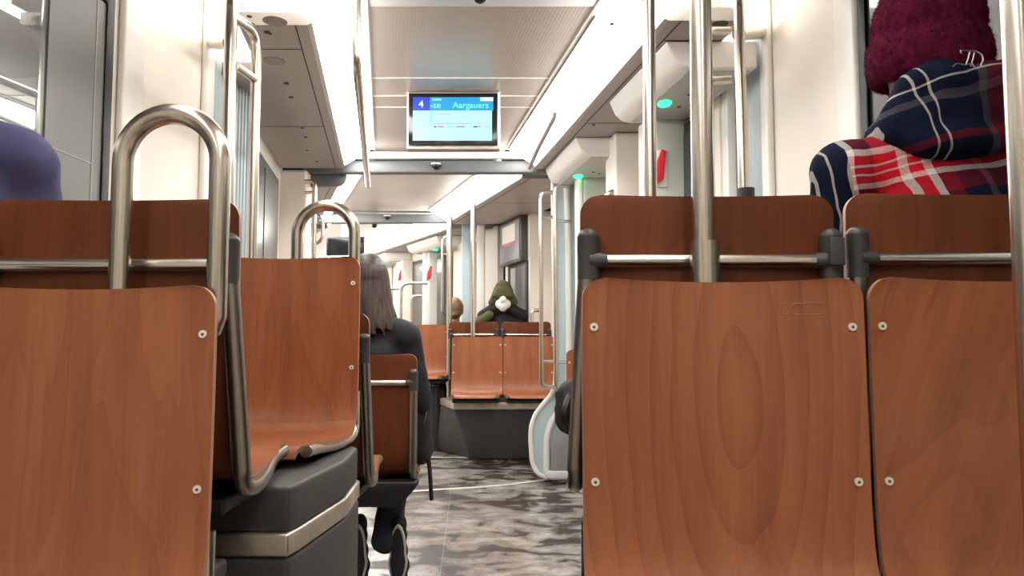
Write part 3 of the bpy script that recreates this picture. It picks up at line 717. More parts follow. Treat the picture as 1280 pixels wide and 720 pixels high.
# cantilever under the seat of the long-haired person and the seats at the doors
t = thing('seat_support', 'black wedge-shaped support under the seat of the long-haired person', 'seat support', (-.85, 2.9, .3))
A = [(at(430, 600, 2.95).x, at(430, 604, 2.95).z), (at(520, 604, 2.95).x, at(520, 604, 2.95).z), (at(520, 610, 2.95).x, at(520, 610, 2.95).z), (at(497, 636, 2.95).x, at(497, 636, 2.95).z), (at(430, 636, 2.95).x, at(430, 636, 2.95).z)]
A = [(-1.28, A[0][1]), A[1], A[2], A[3], (-1.28, A[4][1])]
MB().prism(A, 2.97, 3.05, lambda p, q, a_: Vector((p, a_, q))).build('bracket', M['black'], t, bevel=.006, world=True)
MB().box(-1.28, -1.10, 2.97, 3.05, 0, A[4][1] + .02).build('foot', M['pod'], t, bevel=.006, world=True)

# ================================================================ SEATS
SWID, SHGT = .427, .49
PROF = [(-.012, .49), (-.012, .46), (-.011, .40), (-.010, .32), (-.008, .24), (-.006, .16), (-.002, .105), (.005, .070), (.016, .047), (.034, .031), (.06, .022), (.10, .018), (.17, .017), (.24, .020), (.30, .026), (.345, .030), (.375, .027), (.39, .016), (.396, .002)]
def seat_shell(i0, i1, cols=18, th=.011):
    """part of the bent plywood shell between profile points i0..i1"""
    def half(i):
        y, z = PROF[i]
        if z > .40:
            d = z - .455; return SWID / 2 - (0 if d < 0 else .035 - math.sqrt(max(0, .035 ** 2 - min(d, .035) ** 2)))
        if i >= 10:
            t = (y - .06) / .34; k = max(0, (y - .30) / .10)
            return SWID / 2 - .030 * smoothstep(0, 1, t) - .028 * k * k
        return SWID / 2
    m = MB(); rows = []
    fine = []
    for i in range(i0, i1):
        steps = 8 if i == 0 else 2
        for s in range(steps):
            t = s / steps; fine.append(i + t)
    fine.append(i1)
    def lerp(i):
        a = int(math.floor(i)); a = min(a, len(PROF) - 2); t = i - a
        y = PROF[a][0] * (1 - t) + PROF[a + 1][0] * t; z = PROF[a][1] * (1 - t) + PROF[a + 1][1] * t
        dy = PROF[a + 1][0] - PROF[a][0]; dz = PROF[a + 1][1] - PROF[a][1]; L = math.hypot(dy, dz)
        # blended normal
        def nn(q):
            q = max(0, min(len(PROF) - 2, q)); dy = PROF[q + 1][0] - PROF[q][0]; dz = PROF[q + 1][1] - PROF[q][1]; L = math.hypot(dy, dz); return (-dz / L, dy / L)
        n0 = nn(a - 1) if a > 0 else nn(a); n1 = nn(a)
        v0 = ((n0[0] + n1[0]) / 2, (n0[1] + n1[1]) / 2); n2 = nn(a + 1); v1 = ((n1[0] + n2[0]) / 2, (n1[1] + n2[1]) / 2)
        ny = v0[0] * (1 - t) + v1[0] * t; nz_ = v0[1] * (1 - t) + v1[1] * t; L = math.hypot(ny, nz_); ny /= L; nz_ /= L
        if z > .455 and a < 2:
            d = z - .455; hw = SWID / 2 - (.035 - math.sqrt(max(0, .035 ** 2 - d * d)))
        else: hw = half(a) * (1 - t) + half(min(a + 1, len(PROF) - 1)) * t if a > 0 else SWID / 2
        return y, z, ny, nz_, hw
    front, back = [], []
    for q in fine:
        y, z, ny, nz_, hw = lerp(q); fr = []; bk = []
        for c in range(cols + 1):
            u = -1 + 2 * c / cols; x = hw * u
            cc = .016 * (1 - u * u) * (1 if z > .03 else .45)   # hollow towards the sitter
            dip = .006 * (1 - u * u) * smoothstep(.38, .49, z)
            fr.append((x, y - ny * cc, z - nz_ * cc - dip)); bk.append((x, y - ny * (cc + th), z - nz_ * (cc + th) - dip))
        front.append(fr); back.append(bk)
    nr = len(fine); nc = cols + 1; vs = [p for r in front for p in r] + [p for r in back for p in r]; B = nr * nc; fs = []; mi = []
    for i in range(nr - 1):
        for c in range(cols):
            fs.append((i * nc + c, i * nc + c + 1, (i + 1) * nc + c + 1, (i + 1) * nc + c)); mi.append(0)
            fs.append((B + i * nc + c, B + (i + 1) * nc + c, B + (i + 1) * nc + c + 1, B + i * nc + c + 1)); mi.append(1)
        for c in (0, cols):
            fs.append((i * nc + c, (i + 1) * nc + c, B + (i + 1) * nc + c, B + i * nc + c)); mi.append(2)
    for i in (0, nr - 1):
        for c in range(cols): fs.append((i * nc + c, B + i * nc + c, B + i * nc + c + 1, i * nc + c + 1)); mi.append(2)
    m.v = [Vector(p) for p in vs]; m.f = fs; m.mi = mi
    return m

def frame_side(s, posts, fl_=0.0):
    """side tube: runs up the back (post) and forward under the seat"""
    x = s * (SWID / 2 - .012); yb = -.024
    pts = []
    if posts: pts.append((x, yb - .012, .375)); x += s * fl_
    else: pts.append((x, -.03, .12))
    pts += [(x, -.030, .010), (x, .03, .000), (x - s * (.012 + fl_ * .4), .15, -.004), (x - s * (.022 + fl_), .29, .010), (x - s * (.024 + fl_), .372, .014)]
    return MB().tube(fillet(pts, .05), [.0165 if posts and p.z > .03 else .014 for p in fillet(pts, .05)], 14)

def make_seat(name, label, kind, w1, fl_=0.0):
    """kind 'bar': posts, caps and a cross bar behind the shell. kind 'plain': screws in front"""
    t = thing(name, label, 'seat')
    front = M[w1]; mats = [front, M['wood5'], M['edge']]
    bk = seat_shell(0, 8).build('backrest', mats, t)
    seat_shell(8, len(PROF) - 1).build('seat', mats, t)
    for s in (-1, 1): frame_side(s, kind == 'bar', fl_).build('side_frame', M['steel_d'] if kind == 'bar' else M['steel'], t)
    MB().box(-SWID / 2 + .03, SWID / 2 - .03, .02, .30, -.045, -.018).build('under_frame', M['black'], t, bevel=.006)
    if kind == 'bar':
        for s in (-1, 1):
            x = s * (SWID / 2 - .012)
            MB().tube([(x, -.037, .345), (x, -.037, .415)], .0185, 16).ell((x, -.037, .415), (.0185, .0185, .016), 16, 10).build('post_cap', M['cap'], t)
            MB().tube([(x, -.041, .376), (x - s * .030, -.041, .376)], [.017, .0125], 14).build('bar_socket', M['cap'], t)
        MB().tube([(-SWID / 2 + .035, -.041, .376), (SWID / 2 - .035, -.041, .376)], .0115, 16).build('grab_bar', M['steel_h'], t)
    if kind == 'plain':
        for s in (-1, 1):
            for z in (.415, .185):
                y = -.0135 if z > .3 else -.0085
                x = s * (SWID / 2 - .018); c = Vector((x, y - .0015, z))
                sc = MB().disc(c, .0062, (0, 1, .1), .004, 18).build('screw', M['screw'], bk)
                MB().disc(c + Vector((0, .004, 0)), .0024, (0, 1, .1), .0006, 6).build('screw_socket', M['screwd'], sc)
    return t

def put(seat, pxl, pxr, ptop, Y, face, label=None, group=None):
    """face +1 looks ahead (away from the camera), -1 looks at the camera"""
    a, b = at(pxl, ptop, Y), at(pxr, ptop, Y)
    seat.location = ((a.x + b.x) / 2, Y + (.012 if face > 0 else -.012), a.z - SHGT); seat.rotation_euler = (0, 0, 0 if face > 0 else PI)
    if label: seat['label'] = label
    if group: seat['group'] = group
    return seat

GR = 'bent plywood tram seats'
def seat_at(kind, w1, *a, label, fl_=0.0): return put(make_seat('tram_seat', label, kind, w1, fl_), *a, label, GR)
S1 = seat_at('plain', 'wood1', 725, 1081, 347, 1.15, -1, label='large plywood seat back with oval grain knot, nearest on the right of the aisle')
S2 = seat_at('plain', 'wood2', 1084, 1440, 346, 1.15, -1, label='plywood seat back with diagonal grain behind the pole at the right edge')
S3 = seat_at('plain', 'wood3', -84, 272, 356, 1.15, -1, label='large plywood seat back at the lower left corner, nearest on the left')
S4 = seat_at('bar', 'wood4', 720, 1042, 245, 1.28, 1, fl_=.022, label='taller dark seat back with steel bar behind the nearest right seat')
S5 = seat_at('bar', 'wood4', 1047, 1369, 243, 1.29, 1, label='dark seat back with steel bar in front of the person in plaid')
S6 = seat_at('bar', 'wood4', -15, 307, 250, 1.28, 1, fl_=.030, label='dark seat back with steel bar crossed by the big steel loop')
S7 = seat_at('bar', 'wood4', -341, -19, 250, 1.29, 1, label='seat back under the person in the purple blue jacket')
S8 = seat_at('plain', 'wood3', 256, 450, 320, 2.08, -1, label='plywood seat facing the camera below the second steel loop')
S9 = seat_at('bar', 'wood4', 277, 464, 391, 2.20, 1, fl_=.018, label='dark seat back directly behind the seat with the second steel loop')
S10 = seat_at('bar', 'wood4', 386, 523, 442, 3.02, 1, label='seat back with white bar behind the long-haired person')
S11 = seat_at('plain', 'wood4', 565, 628, 420, 6.4, -1, label='left one of the far pair of seats facing the camera')
S12 = seat_at('plain', 'wood3', 629.5, 692, 420, 6.4, -1, label='right one of the far pair of seats facing the camera')
S13 = seat_at('bar', 'wood4', 561, 624, 402, 6.55, 1, label='upper left seat back with bar behind the far pair')
S14 = seat_at('bar', 'wood4', 626, 689, 402, 6.55, 1, label='upper right seat back with bar before the hooded person')
S15 = seat_at('plain', 'wood4', 503, 560, 405, 7.1, -1, label='single narrow-looking far seat left of the far pair')
S16 = seat_at('plain', 'wood4', 708, 800, 437, 4.4, -1, label='seat sliver between the portal pillar and the nearest right seat')
# bracket between the two right-hand posts; mark pressed in the wood
g = at(1045, 310, 1.23)
MB().box(g.x - .012, g.x + .012, 1.222, 1.232, at(0, 332, 1.23).z, at(0, 297, 1.23).z).build('joining_plate', M['cap'], S5, bevel=.002, world=True)
M['emboss'] = plain('pressed_mark', (.30, .115, .055), .5)
def emboss(seat, px, py, Y):
    p = at(px, py, Y); c = p - world_off(seat); c = Vector((-c.x, -c.y, c.z)); m = MB()
    def rr(x0, x1, z0, z1, r):
        P = []
        for cx_, cz_, a0 in ((x1 - r, z1 - r, 0), (x0 + r, z1 - r, 90), (x0 + r, z0 + r, 180), (x1 - r, z0 + r, 270)):
            for q in range(4): a = R(a0 + q * 30); P.append((cx_ + r * math.cos(a), cz_ + r * math.sin(a)))
        return P
    for (x0, x1, h) in ((-.030, .018, .0085), (.022, .034, .0085)):
        m.tube([Vector((c.x - u, -.012 - .016 * (1 - ((c.x - u) / (SWID / 2)) ** 2) + .0003, c.z + v)) for u, v in rr(-x1, -x0, -h, h, .005)], .0009, 6, closed=True)
    m.build('pressed_mark', M['emboss'], seat)
emboss(S1, 1008, 386, 1.15)
# ================================================================ STEEL TUBES
def U(px0, px1, pt, Y, r, name, label, cat='grab loop', pbl=None, pbr=None, grp=None):
    a, b = at(px0, pt, Y), at(px1, pt, Y)
    half = (b.x - a.x) / 2 - r; c = (a.x + b.x) / 2; zt_ = a.z - r
    pts = arch(c, half, at(0, pbl, Y).z, zt_, at(0, pbr, Y).z, Y)
    t = thing(name, label, cat, (c, Y, at(0, pbr, Y).z))
    return t, pts
t, pts = U(144, 290, 130, 1.205, .0165, 'grab_loop', 'big bent steel loop rising behind the nearest left seat', pbl=480, pbr=395)
end = pts[-1]; pts += [end + Vector((-.006, -.0, -.02)), end + Vector((-.03, .0, -.035)), end + Vector((-.06, 0, -.04))]
MB().tube(pts, .0165, 20).build('tube', M['steel'], t, world=True)
MB().tube([pts[0] + Vector((0, -.004, .02)), pts[0] + Vector((0, -.03, .02))], .012, 12).build('mount', M['cap'], t, world=True)
t, pts = U(365, 451, 250, 2.125, .0165, 'grab_loop', 'smaller bent steel loop above the second left seat', pbl=400, pbr=425)
end = pts[-1]; pts += [end + Vector((-.006, 0, -.02)), end + Vector((-.03, 0, -.035)), end + Vector((-.06, 0, -.04))]
MB().tube(pts, .0165, 20).build('tube', M['steel'], t, world=True)
MB().tube([pts[0] + Vector((0, .0, .02)), pts[0] + Vector((0, -.025, .02))], .012, 12).build('mount', M['cap'], t, world=True)

def pole(x, Y, z0, z1, r, label, x1=None, collar=None, mat='steel'):
    t = thing('grab_pole', label, 'pole', (x, Y, z0))
    MB().tube([(x, Y, z0), (x if x1 is None else x1, Y, z1)], r, 22).build('tube', M[mat], t, world=True)
    return t
p0 = at(878, 300, 1.215)
t = pole(p0.x, 1.215, .75, 2.18, .0178, 'thick steel pole with sleeve rising from the nearest right seats', x1=at(877, 0, 1.215).x)
MB().tube([(at(882, 330, 1.215).x, 1.215, .74), (at(881, 330, 1.215).x, 1.215, at(0, 302, 1.215).z)], .0238, 26).build('sleeve', M['steel'], t, world=True)
pole(at(811, 200, 2.0).x, 2.0, .0, 2.18, .0175, 'slimmer steel pole left of the thick one, behind the tall seat back', x1=at(811, 0, 2.0).x)
# pole with brackets at the right joint
pb, pt_ = at(933, 240, 2.585), at(923, 0, 2.585)
t = pole(pb.x, 2.585, .0, 2.2, .019, 'steel pole with black collar beside the right bellows', x1=pt_.x)
MB().tube([(pb.x - .001, 2.585, pb.z - .02), (pb.x - .001, 2.585, pb.z + .012)], .029, 20).build('collar', M['black'], t, world=True)
br = at(925, 40, 2.585)
MB().tube([(br.x, 2.60, br.z), (.995, 2.945, at(0, 41, 2.945).z)], .024, 16).build('wall_bracket', M['steel_h'], t, world=True)
# left pole, bracket and curved handle
lb, lt = at(288, 250, 2.585), at(289, 0, 2.585)
t = pole(lb.x, 2.585, .0, 2.2, .0215, 'tall steel pole beside the left bellows', x1=lt.x)
br = at(285, 52, 2.585)
MB().tube([(br.x, 2.60, br.z), (-1.285, 3.17, at(0, 54, 3.17).z)], .024, 16).build('wall_bracket', M['steel_h'], t, world=True)
a = at(300, 42, 2.75); b = at(322, 60, 2.75)
t = thing('grab_rail', 'curved steel handle standing right of the left pole', 'handle', (b.x, 2.75, .6))
MB().tube(fillet([(lt.x + .0, 2.60, at(0, 42, 2.75).z), (at(322, 0, 2.75).x, 2.75, at(0, 40, 2.75).z), (at(322, 0, 2.75).x, 2.75, .75)], .09, 10), .0185, 18).build('tube', M['steel'], t, world=True)
MB().tube([(lb.x, 2.60, at(0, 100, 2.75).z), (at(322, 0, 2.75).x, 2.75, at(0, 100, 2.75).z)], .016, 14).build('cross_bar', M['steel_h'], t, world=True)
# mirrored handle at the right joint, seen between poles
t = thing('grab_rail', 'steel handle with short cross bars between the thick pole and the collared pole', 'handle', (at(884, 0, 2.75).x, 2.75, .6))
hx = at(884, 0, 2.75).x
MB().tube(fillet([(at(912, 0, 2.75).x, 2.75, at(0, 38, 2.75).z), (hx, 2.75, at(0, 38, 2.75).z), (hx, 2.75, .75)], .03, 8), .016, 16).build('tube', M['steel'], t, world=True)
MB().tube([(hx, 2.75, at(0, 100, 2.75).z), (at(912, 0, 2.75).x, 2.75, at(0, 100, 2.75).z)], .016, 14).build('cross_bar', M['steel_h'], t, world=True)
# pole at the right picture edge
t = pole(at(1287, 360, .92).x, .92, .0, 2.18, .0178, 'bright steel pole at the right edge of the picture')
# ceiling rail
t = thing('ceiling_rail', 'steel handrail hanging under the ceiling left of the screen', 'handrail', (at(460, 235, 5.0).x, 5.0, 1.98))
A_ = at(460, 232, 4.95); B_ = at(444.5, 60, 2.75); B_.z = A_.z
MB().tube(fillet([(B_.x, B_.y, ZC), (B_.x, B_.y + .03, A_.z), (A_.x, A_.y, A_.z)], .05), .017, 16).ell(A_, .018).build('tube', M['steel'], t, world=True)
MB().tube([A_ + Vector((.01, -.15, .0)), A_ + Vector((.01, -.15, ZC - A_.z))], .010, 10).build('hanger', M['steel'], t, world=True)
# rails at the right doors
t = thing('grab_rail', 'low steel rail arch peeking over the tall right seat back', 'handrail', (at(757, 245, 4.3).x, 4.3, 0))
MB().tube(fillet([(at(752, 0, 4.3).x, 4.3, 0), (at(752, 0, 4.3).x, 4.3, at(0, 239, 4.3).z), (at(806, 0, 4.3).x + .02, 4.3, at(0, 239, 4.3).z)], .10, 10), .018, 16).build('tube', M['steel'], t, world=True)
# handles on the portal pillar
def side_handle(px, pxw, ptop, pbot, bars, Y, label, r=.014):
    x = at(px, 0, Y).x; xw = at(pxw, 0, Y).x
    t = thing('grab_rail', label, 'handle', (x, Y, at(0, pbot, Y).z))
    MB().tube(fillet([(xw, Y + .03, at(0, ptop, Y).z), (x, Y, at(0, ptop, Y).z), (x, Y, at(0, pbot, Y).z), (xw, Y + .03, at(0, pbot, Y).z)], .09, 8), r, 14).build('tube', M['steel'], t, world=True)
    for pb_ in bars: MB().tube([(x, Y, at(0, pb_, Y).z), (xw, Y + .03, at(0, pb_, Y).z)], r * .8, 12).build('cross_bar', M['steel'], t, world=True)
side_handle(675.5, 694, 240, 484, (271, 452), 5.2, 'long steel handle on the left of the portal pillar')
side_handle(693, 712, 232, 487, (276, 453), 5.1, 'long steel handle in front of the portal pillar', .013)
side_handle(398, 384, 226, 330, (240,), 5.1, 'steel handle at the left portal pillar seen above the second loop', .014)
side_handle(408, 322, 268, 305, (), 6.6, 'short curved handle inside the second loop', .014)
side_handle(555, 567, 296, 392, (318,), 7.6, 'steel handle at the further portal', .014)
# far poles
pole(at(562, 300, 7.05).x, 7.05, 0, 2.2, .026, 'left one of the two slim far poles')
pole(at(591.5, 300, 6.46).x, 6.46, at(0, 422, 6.46).z - .1, 2.17, .021, 'right one of the two slim far poles')
def low_rail(px0, px1, py, Y, label, r=.018):
    t = thing('grab_rail', label, 'handrail', (at(px0, 0, Y).x, Y, 0))
    MB().tube(fillet([(at(px0, 0, Y).x, Y, 0), (at(px0, 0, Y).x, Y, at(0, py, Y).z), (at(px1, 0, Y).x, Y, at(0, py, Y).z)], .10, 8), r, 14).build('tube', M['steel'], t, world=True)
low_rail(505, 537, 354, 8.6, 'bent steel rail with one leg, beyond the long-haired person')
low_rail(518, 530, 370, 9.1, 'small low steel rail in front of a far door')
low_rail(484, 505, 361, 9.8, 'short steel rail end left of the bent rail')
low_rail(664, 675, 388, 6.9, 'small bent rail end right of the hooded person')

# ================================================================ PEOPLE
def blob(name, m, voxel, mat, parent, smooth=4, fuzz=None):
    me = bpy.data.meshes.new('tmp'); me.from_pydata(m.v, [], m.f)
    o = bpy.data.objects.new('tmp', me); COL.objects.link(o)
    md = o.modifiers.new('r', 'REMESH'); md.mode = 'VOXEL'; md.voxel_size = voxel
    s = o.modifiers.new('s', 'SMOOTH'); s.iterations = smooth; s.factor = .6
    dg = bpy.context.evaluated_depsgraph_get(); res = bpy.data.meshes.new_from_object(o.evaluated_get(dg))
    bpy.data.objects.remove(o)
    res.name = name; res.materials.clear(); res.materials.append(mat)
    if fuzz: fuzz(res)
    for p in res.polygons: p.use_smooth = True
    r = bpy.data.objects.new(name, res); COL.objects.link(r); r.parent = parent; return r

def wrinkle(amp, sc):
    def f(me):
        ns = [v.normal.copy() for v in me.vertices]
        for v, n in zip(me.vertices, ns): v.co += n * amp * noise.fractal(v.co * sc, 1.0, 2.0, 3)
    return f

def person(label, x, y, pan, rot, jacket, trousers, shoe, tuck=0.0, head_tilt=0.0, sc=1.0, vox=.012, lean=0.0, arms=True, knee=.45, foot_z=0.0, slim=1.0):
    t = thing('person', label, 'person', (x, y, 0)); t.rotation_euler = (0, 0, rot)
    P = lambda a, b, c: Vector((a * sc, b * sc, pan + c * sc))
    J = {}
    J['neck'] = P(0, .0 + lean, .57); J['head'] = P(0, .03 + lean + head_tilt * .04, .765)
    sh = [P(s * .175 * slim, lean, .535) for s in (-1, 1)]
    el = [P(s * .235 * slim, .05 + lean * .6, .26) for s in (-1, 1)]
    wr = [P(s * .13, .28, .19) for s in (-1, 1)]
    hp = [P(s * .09, .02, .09) for s in (-1, 1)]
    kn = [P(s * .10, knee, .085) for s in (-1, 1)]
    an = [Vector((s * .10 * sc, (knee + .02 - tuck) * sc, foot_z + (.09 if tuck < .3 else .22))) for s in (-1, 1)]
    # skin: one continuous body
    b = MB()
    hd = J['head']
    b.ell(hd + Vector((0, -.004, .015)), (.074 * sc, .092 * sc, .10 * sc)); b.ell(hd + Vector((0, .022, -.05)), (.056 * sc, .066 * sc, .065 * sc))
    b.cap_(hd + Vector((0, .090, .005)), hd + Vector((0, .106, -.022)), .008, .013)          # nose
    b.ell(hd + Vector((0, .084, -.058)), (.024, .012, .009)); b.ell(hd + Vector((0, .074, -.095)), (.022, .016, .016))
    for s in (-1, 1):
        b.ell(hd + Vector((s * .076, -.002, -.012)), (.010, .020, .032)); b.ell(hd + Vector((s * .03, .078, .022)), (.018, .012, .010))
    b.cap_(J['neck'], hd + Vector((0, -.005, -.06)), .052 * sc, .050 * sc)
    b.ell(P(0, .01 + lean, .44), (.13, .09, .14)); b.ell(P(0, .0 + lean * .5, .27), (.12, .085, .13)); b.ell(P(0, .02, .11), (.14, .10, .09))
    for i in (0, 1):
        s = (-1, 1)[i]
        b.cap_(sh[i], el[i], .042, .034); b.cap_(el[i], wr[i], .034, .024)
        d = Vector((-s * .35, .9, -.25)).normalized(); palm = wr[i] + d * .055
        b.cap_(wr[i], palm, .026, .030)
        side = Vector((1, .35 * s, 0)).normalized()
        for k_ in range(4):
            base = palm + side * (k_ - 1.5) * .019 + d * .02; L_ = (.030, .034, .032, .025)[k_ if s < 0 else 3 - k_]
            mid = base + d * L_ + Vector((0, 0, .004)); tip = mid + (d + Vector((0, 0, -.9))).normalized() * L_ * .9
            b.cap_(base, mid, .009, .0085); b.cap_(mid, tip, .0085, .0075)
        th0 = wr[i] + d * .025; b.cap_(th0, th0 + Vector((-s * .045, .03, -.01)), .012, .010); 
        b.cap_(hp[i], kn[i], .065, .050); b.cap_(kn[i], an[i], .045, .032)
    body = blob('body', b, .0075, M['skin'], t, 2)
    # eyes
    e = MB()
    for s in (-1, 1): e.ell(hd + Vector((s * .03, .083, .018)), (.011, .008, .009), 12, 8)
    e.build('eyes', M['eye'], t)
    # jacket
    j = MB()
    j.ell(P(0, .01 + lean, .44), (.175 * slim, .118, .15)); j.ell(P(0, .005 + lean * .5, .27), (.165 * slim, .12, .16)); j.ell(P(0, .02, .12), (.18 * slim, .135, .10))
    j.cap_(sh[0], sh[1], .060 * sc, .060 * sc); j.cap_(P(-.1, lean, .555), P(.1, lean, .555), .05, .05); j.cap_(P(0, lean, .54), P(0, lean, .60), .075, .062)
    for i in (0, 1):
        s = (-1, 1)[i]
        j.ell(sh[i], (.068 * sc, .07 * sc, .072 * sc)); j.cap_(sh[i], el[i], .063 * sc, .052 * sc); j.cap_(el[i], wr[i], .053 * sc, .038 * sc)
    for i in (0, 1): j.cap_(P(0, lean, .585), sh[i] + Vector((0, 0, .012)), .058, .060)
    jk = blob('jacket', j, vox, jacket, t, 6, wrinkle(.010, 7))
    tr = MB()
    for i in (0, 1):
        tr.cap_(hp[i], kn[i], .088, .066); tr.cap_(kn[i], an[i] + (Vector((0, 0, .03)) if tuck < .3 else Vector((0, -.02, -.04))), .060, .048 if tuck < .3 else .058)
    tr.ell(P(0, .02, .085), (.175, .13, .085))
    blob('trousers', tr, vox, trousers, t, 4, wrinkle(.006, 9))
    for i in (0, 1):
        if tuck < .3:
            m = MB(); m.ell(an[i] + Vector((0, .0, -.035)), (.040, .052, .052)); m.cap_(an[i] + Vector((0, .0, -.045)), an[i] + Vector((0, .15, -.055)), .040, .034)
            blob('shoe', m, .009, shoe, t, 3)
    return t, J, hd, an

# -- person in plaid
t, J, hd, _ = person('person in a plaid hooded jacket and burgundy beanie, seen from behind', .845, 1.50, .745, 0, M['plaid'], M['jeans'], M['black'], vox=.010, sc=1.04, knee=.42, lean=-.015)
PH = Vector((.0, -.0, 0)) + hd
bn = MB(); bn.ell(PH + Vector((0, -.008, .075)), (.104, .115, .112), 28, 18); bn.ell(PH + Vector((.0, -.008, .12)), (.088, .096, .085), 28, 16)
cuff = []
for k_ in range(36):
    a = 2 * PI * k_ / 36; bn.ell(PH + Vector((.093 * math.cos(a), -.006 + .103 * math.sin(a), .008 + .010 * math.sin(a))), (.022, .022, .054), 12, 8)
def fuzzy(me):
    for v in me.vertices: v.co += v.normal * .0035 * noise.noise(v.co * 90)
cap = blob('beanie', bn, .006, M['beanie'], t, 3, fuzzy)
fz = MB(); rnd = random.Random(5); mv = cap.data.vertices
for _ in range(13000):
    v = mv[rnd.randrange(len(mv))]; n = (v.normal + Vector((rnd.uniform(-1, 1), rnd.uniform(-1, 1), rnd.uniform(-1, 1))) * .8).normalized()
    L_ = rnd.uniform(.003, .0075); s_ = n.cross(Vector((rnd.uniform(-1, 1), rnd.uniform(-1, 1), rnd.uniform(-1, 1)))).normalized() * .0005
    fz.add([v.co - s_, v.co + s_, v.co + n * L_ + Vector((0, 0, -.001))], [(0, 1, 2)])
me = bpy.data.meshes.new('wool_fuzz'); me.from_pydata([tuple(q) for q in fz.v], [], fz.f); me.materials.append(M['beanie'])
o = bpy.data.objects.new('wool_fuzz', me); COL.objects.link(o); o.parent = cap; o['kind'] = 'stuff'
# wire ornament on the cuff
def bc(px, py, Y=1.352): p = at(px, py, Y) - Vector((.845, 1.50, 0)); return p
wr_ = MB()
for path in ([(1202, 67), (1200, 63), (1206, 63), (1220, 64), (1227, 68), (1229, 75), (1226, 82)], [(1212, 65), (1210, 74), (1207, 82)], [(1218, 66), (1216, 75), (1213, 83)], [(1191, 83), (1196, 79), (1206, 81), (1215, 79), (1218, 84)]):
    wr_.tube(fillet([bc(*q) for q in path], .003, 4), .0013, 8)
wr_.build('wire_ornament', M['wire'], cap)
# hood
H = MB()
def hb(px, py, Y): return at(px, py, Y) - Vector((.845, 1.50, 0))
for (px, py, Y, r) in ((1195, 140, 1.43, (.115, .055, .075)), (1150, 160, 1.44, (.075, .055, .055)), (1250, 145, 1.44, (.085, .055, .080)), (1200, 172, 1.415, (.115, .045, .045)),
                       (1130, 175, 1.47, (.06, .05, .035)), (1160, 120, 1.46, (.06, .05, .055)), (1235, 108, 1.46, (.085, .05, .048)), (1112, 168, 1.48, (.035, .05, .032)), (1195, 112, 1.44, (.075, .05, .045)), (1145, 135, 1.47, (.055, .05, .05)), (1150, 125, 1.44, (.045, .05, .045)), (1185, 106, 1.42, (.06, .05, .04)), (1228, 103, 1.42, (.07, .05, .04)), (1125, 140, 1.45, (.03, .05, .035)), (1140, 116, 1.45, (.045, .06, .04)), (1168, 100, 1.44, (.05, .06, .035)), (1255, 105, 1.46, (.06, .06, .045))):
    H.ell(hb(px, py, Y), r, 20, 12)
hood = blob('hood', H, .008, M['plaid2'], t, 5, wrinkle(.014, 9))

# -- person in purple blue jacket
tp, Jp, hp_, _ = person('person in a purple blue jacket at the left window, only the shoulder showing', -1.125, 1.45, .765, R(44), M['purple'], M['jeans'], M['black'], sc=1.08, knee=.22, slim=.78)
H = MB(); H.ell(hp_ + Vector((0, -.012, .025)), (.086, .106, .11)); H.ell(hp_ + Vector((0, -.05, -.03)), (.068, .065, .06)); blob('hair', H, .008, M['hair'], tp, 2, wrinkle(.004, 30))

# -- long-haired person
t3, J3, hd3, an3 = person('long-haired person in a dark jacket on the seat left of the aisle', -.610, 3.19, .455, 0, M['navyj'], M['jeans'], M['blackj'], tuck=.52, sc=1.0, slim=.95)
hr = MB(); hr.ell(hd3 + Vector((0, -.012, .022)), (.088, .108, .108)); rnd = random.Random(3)
for k_ in range(64):
    a = R(150 + 240 * k_ / 63); sx, sy = math.cos(a), math.sin(a)
    p0 = hd3 + Vector((.07 * sx, .085 * sy - .01, .03)); p1 = hd3 + Vector((.088 * sx + rnd.uniform(-.004, .004), .10 * sy - .012, -.07)); 
    L_ = rnd.uniform(.17, .25); p2 = hd3 + Vector((.10 * sx + rnd.uniform(-.02, .02) + .02, .10 * sy - .03, -L_))
    hr.cap_(p0, p1, .018, .016); hr.cap_(p1, p2, .016, .005)
blob('hair', hr, .006, M['hair'], t3, 2)
for i in (0, 1):
    base = an3[i] + Vector((.055 if i else .095, -.06, -.10))
    m = MB(); z0 = .03
    prof = [(.0, .02, .034), (.0, .07, .042), (.0, .13, .037), (.0, .19, .032), (.0, .235, .030)]
    c = Vector((base.x, base.y, 0))
    for (dx, z, r) in prof: m.ell(c + Vector((0, .035 + (.035 if z < .1 else .02), z)), (r, .04, .045))
    sh_ = blob('shoe', m, .008, M['blackj'], t3, 3)
    s_ = MB(); out = []
    for k_ in range(24):
        a = 2 * PI * k_ / 24; zz = .128 + .118 * math.sin(a); wdt = .040 if zz < .12 else .032
        out.append((wdt * math.cos(a) * (1 if abs(math.sin(a)) < .95 else .8), zz))
    s_.prism(out, .0, .022, lambda p, q, k2: c + Vector((p, k2 + .01 * math.sin(q * 12), q)))
    s_.build('sole_edge', M['sole'], sh_, bevel=.004)
    s2 = MB(); s2.prism([(p * .80, .128 + (q - .128) * .9) for p, q in out], -.004, .002, lambda p, q, k2: c + Vector((p, k2 + .01 * math.sin(q * 12), q)))
    s2.build('tread', M['black'], sh_, bevel=.002)
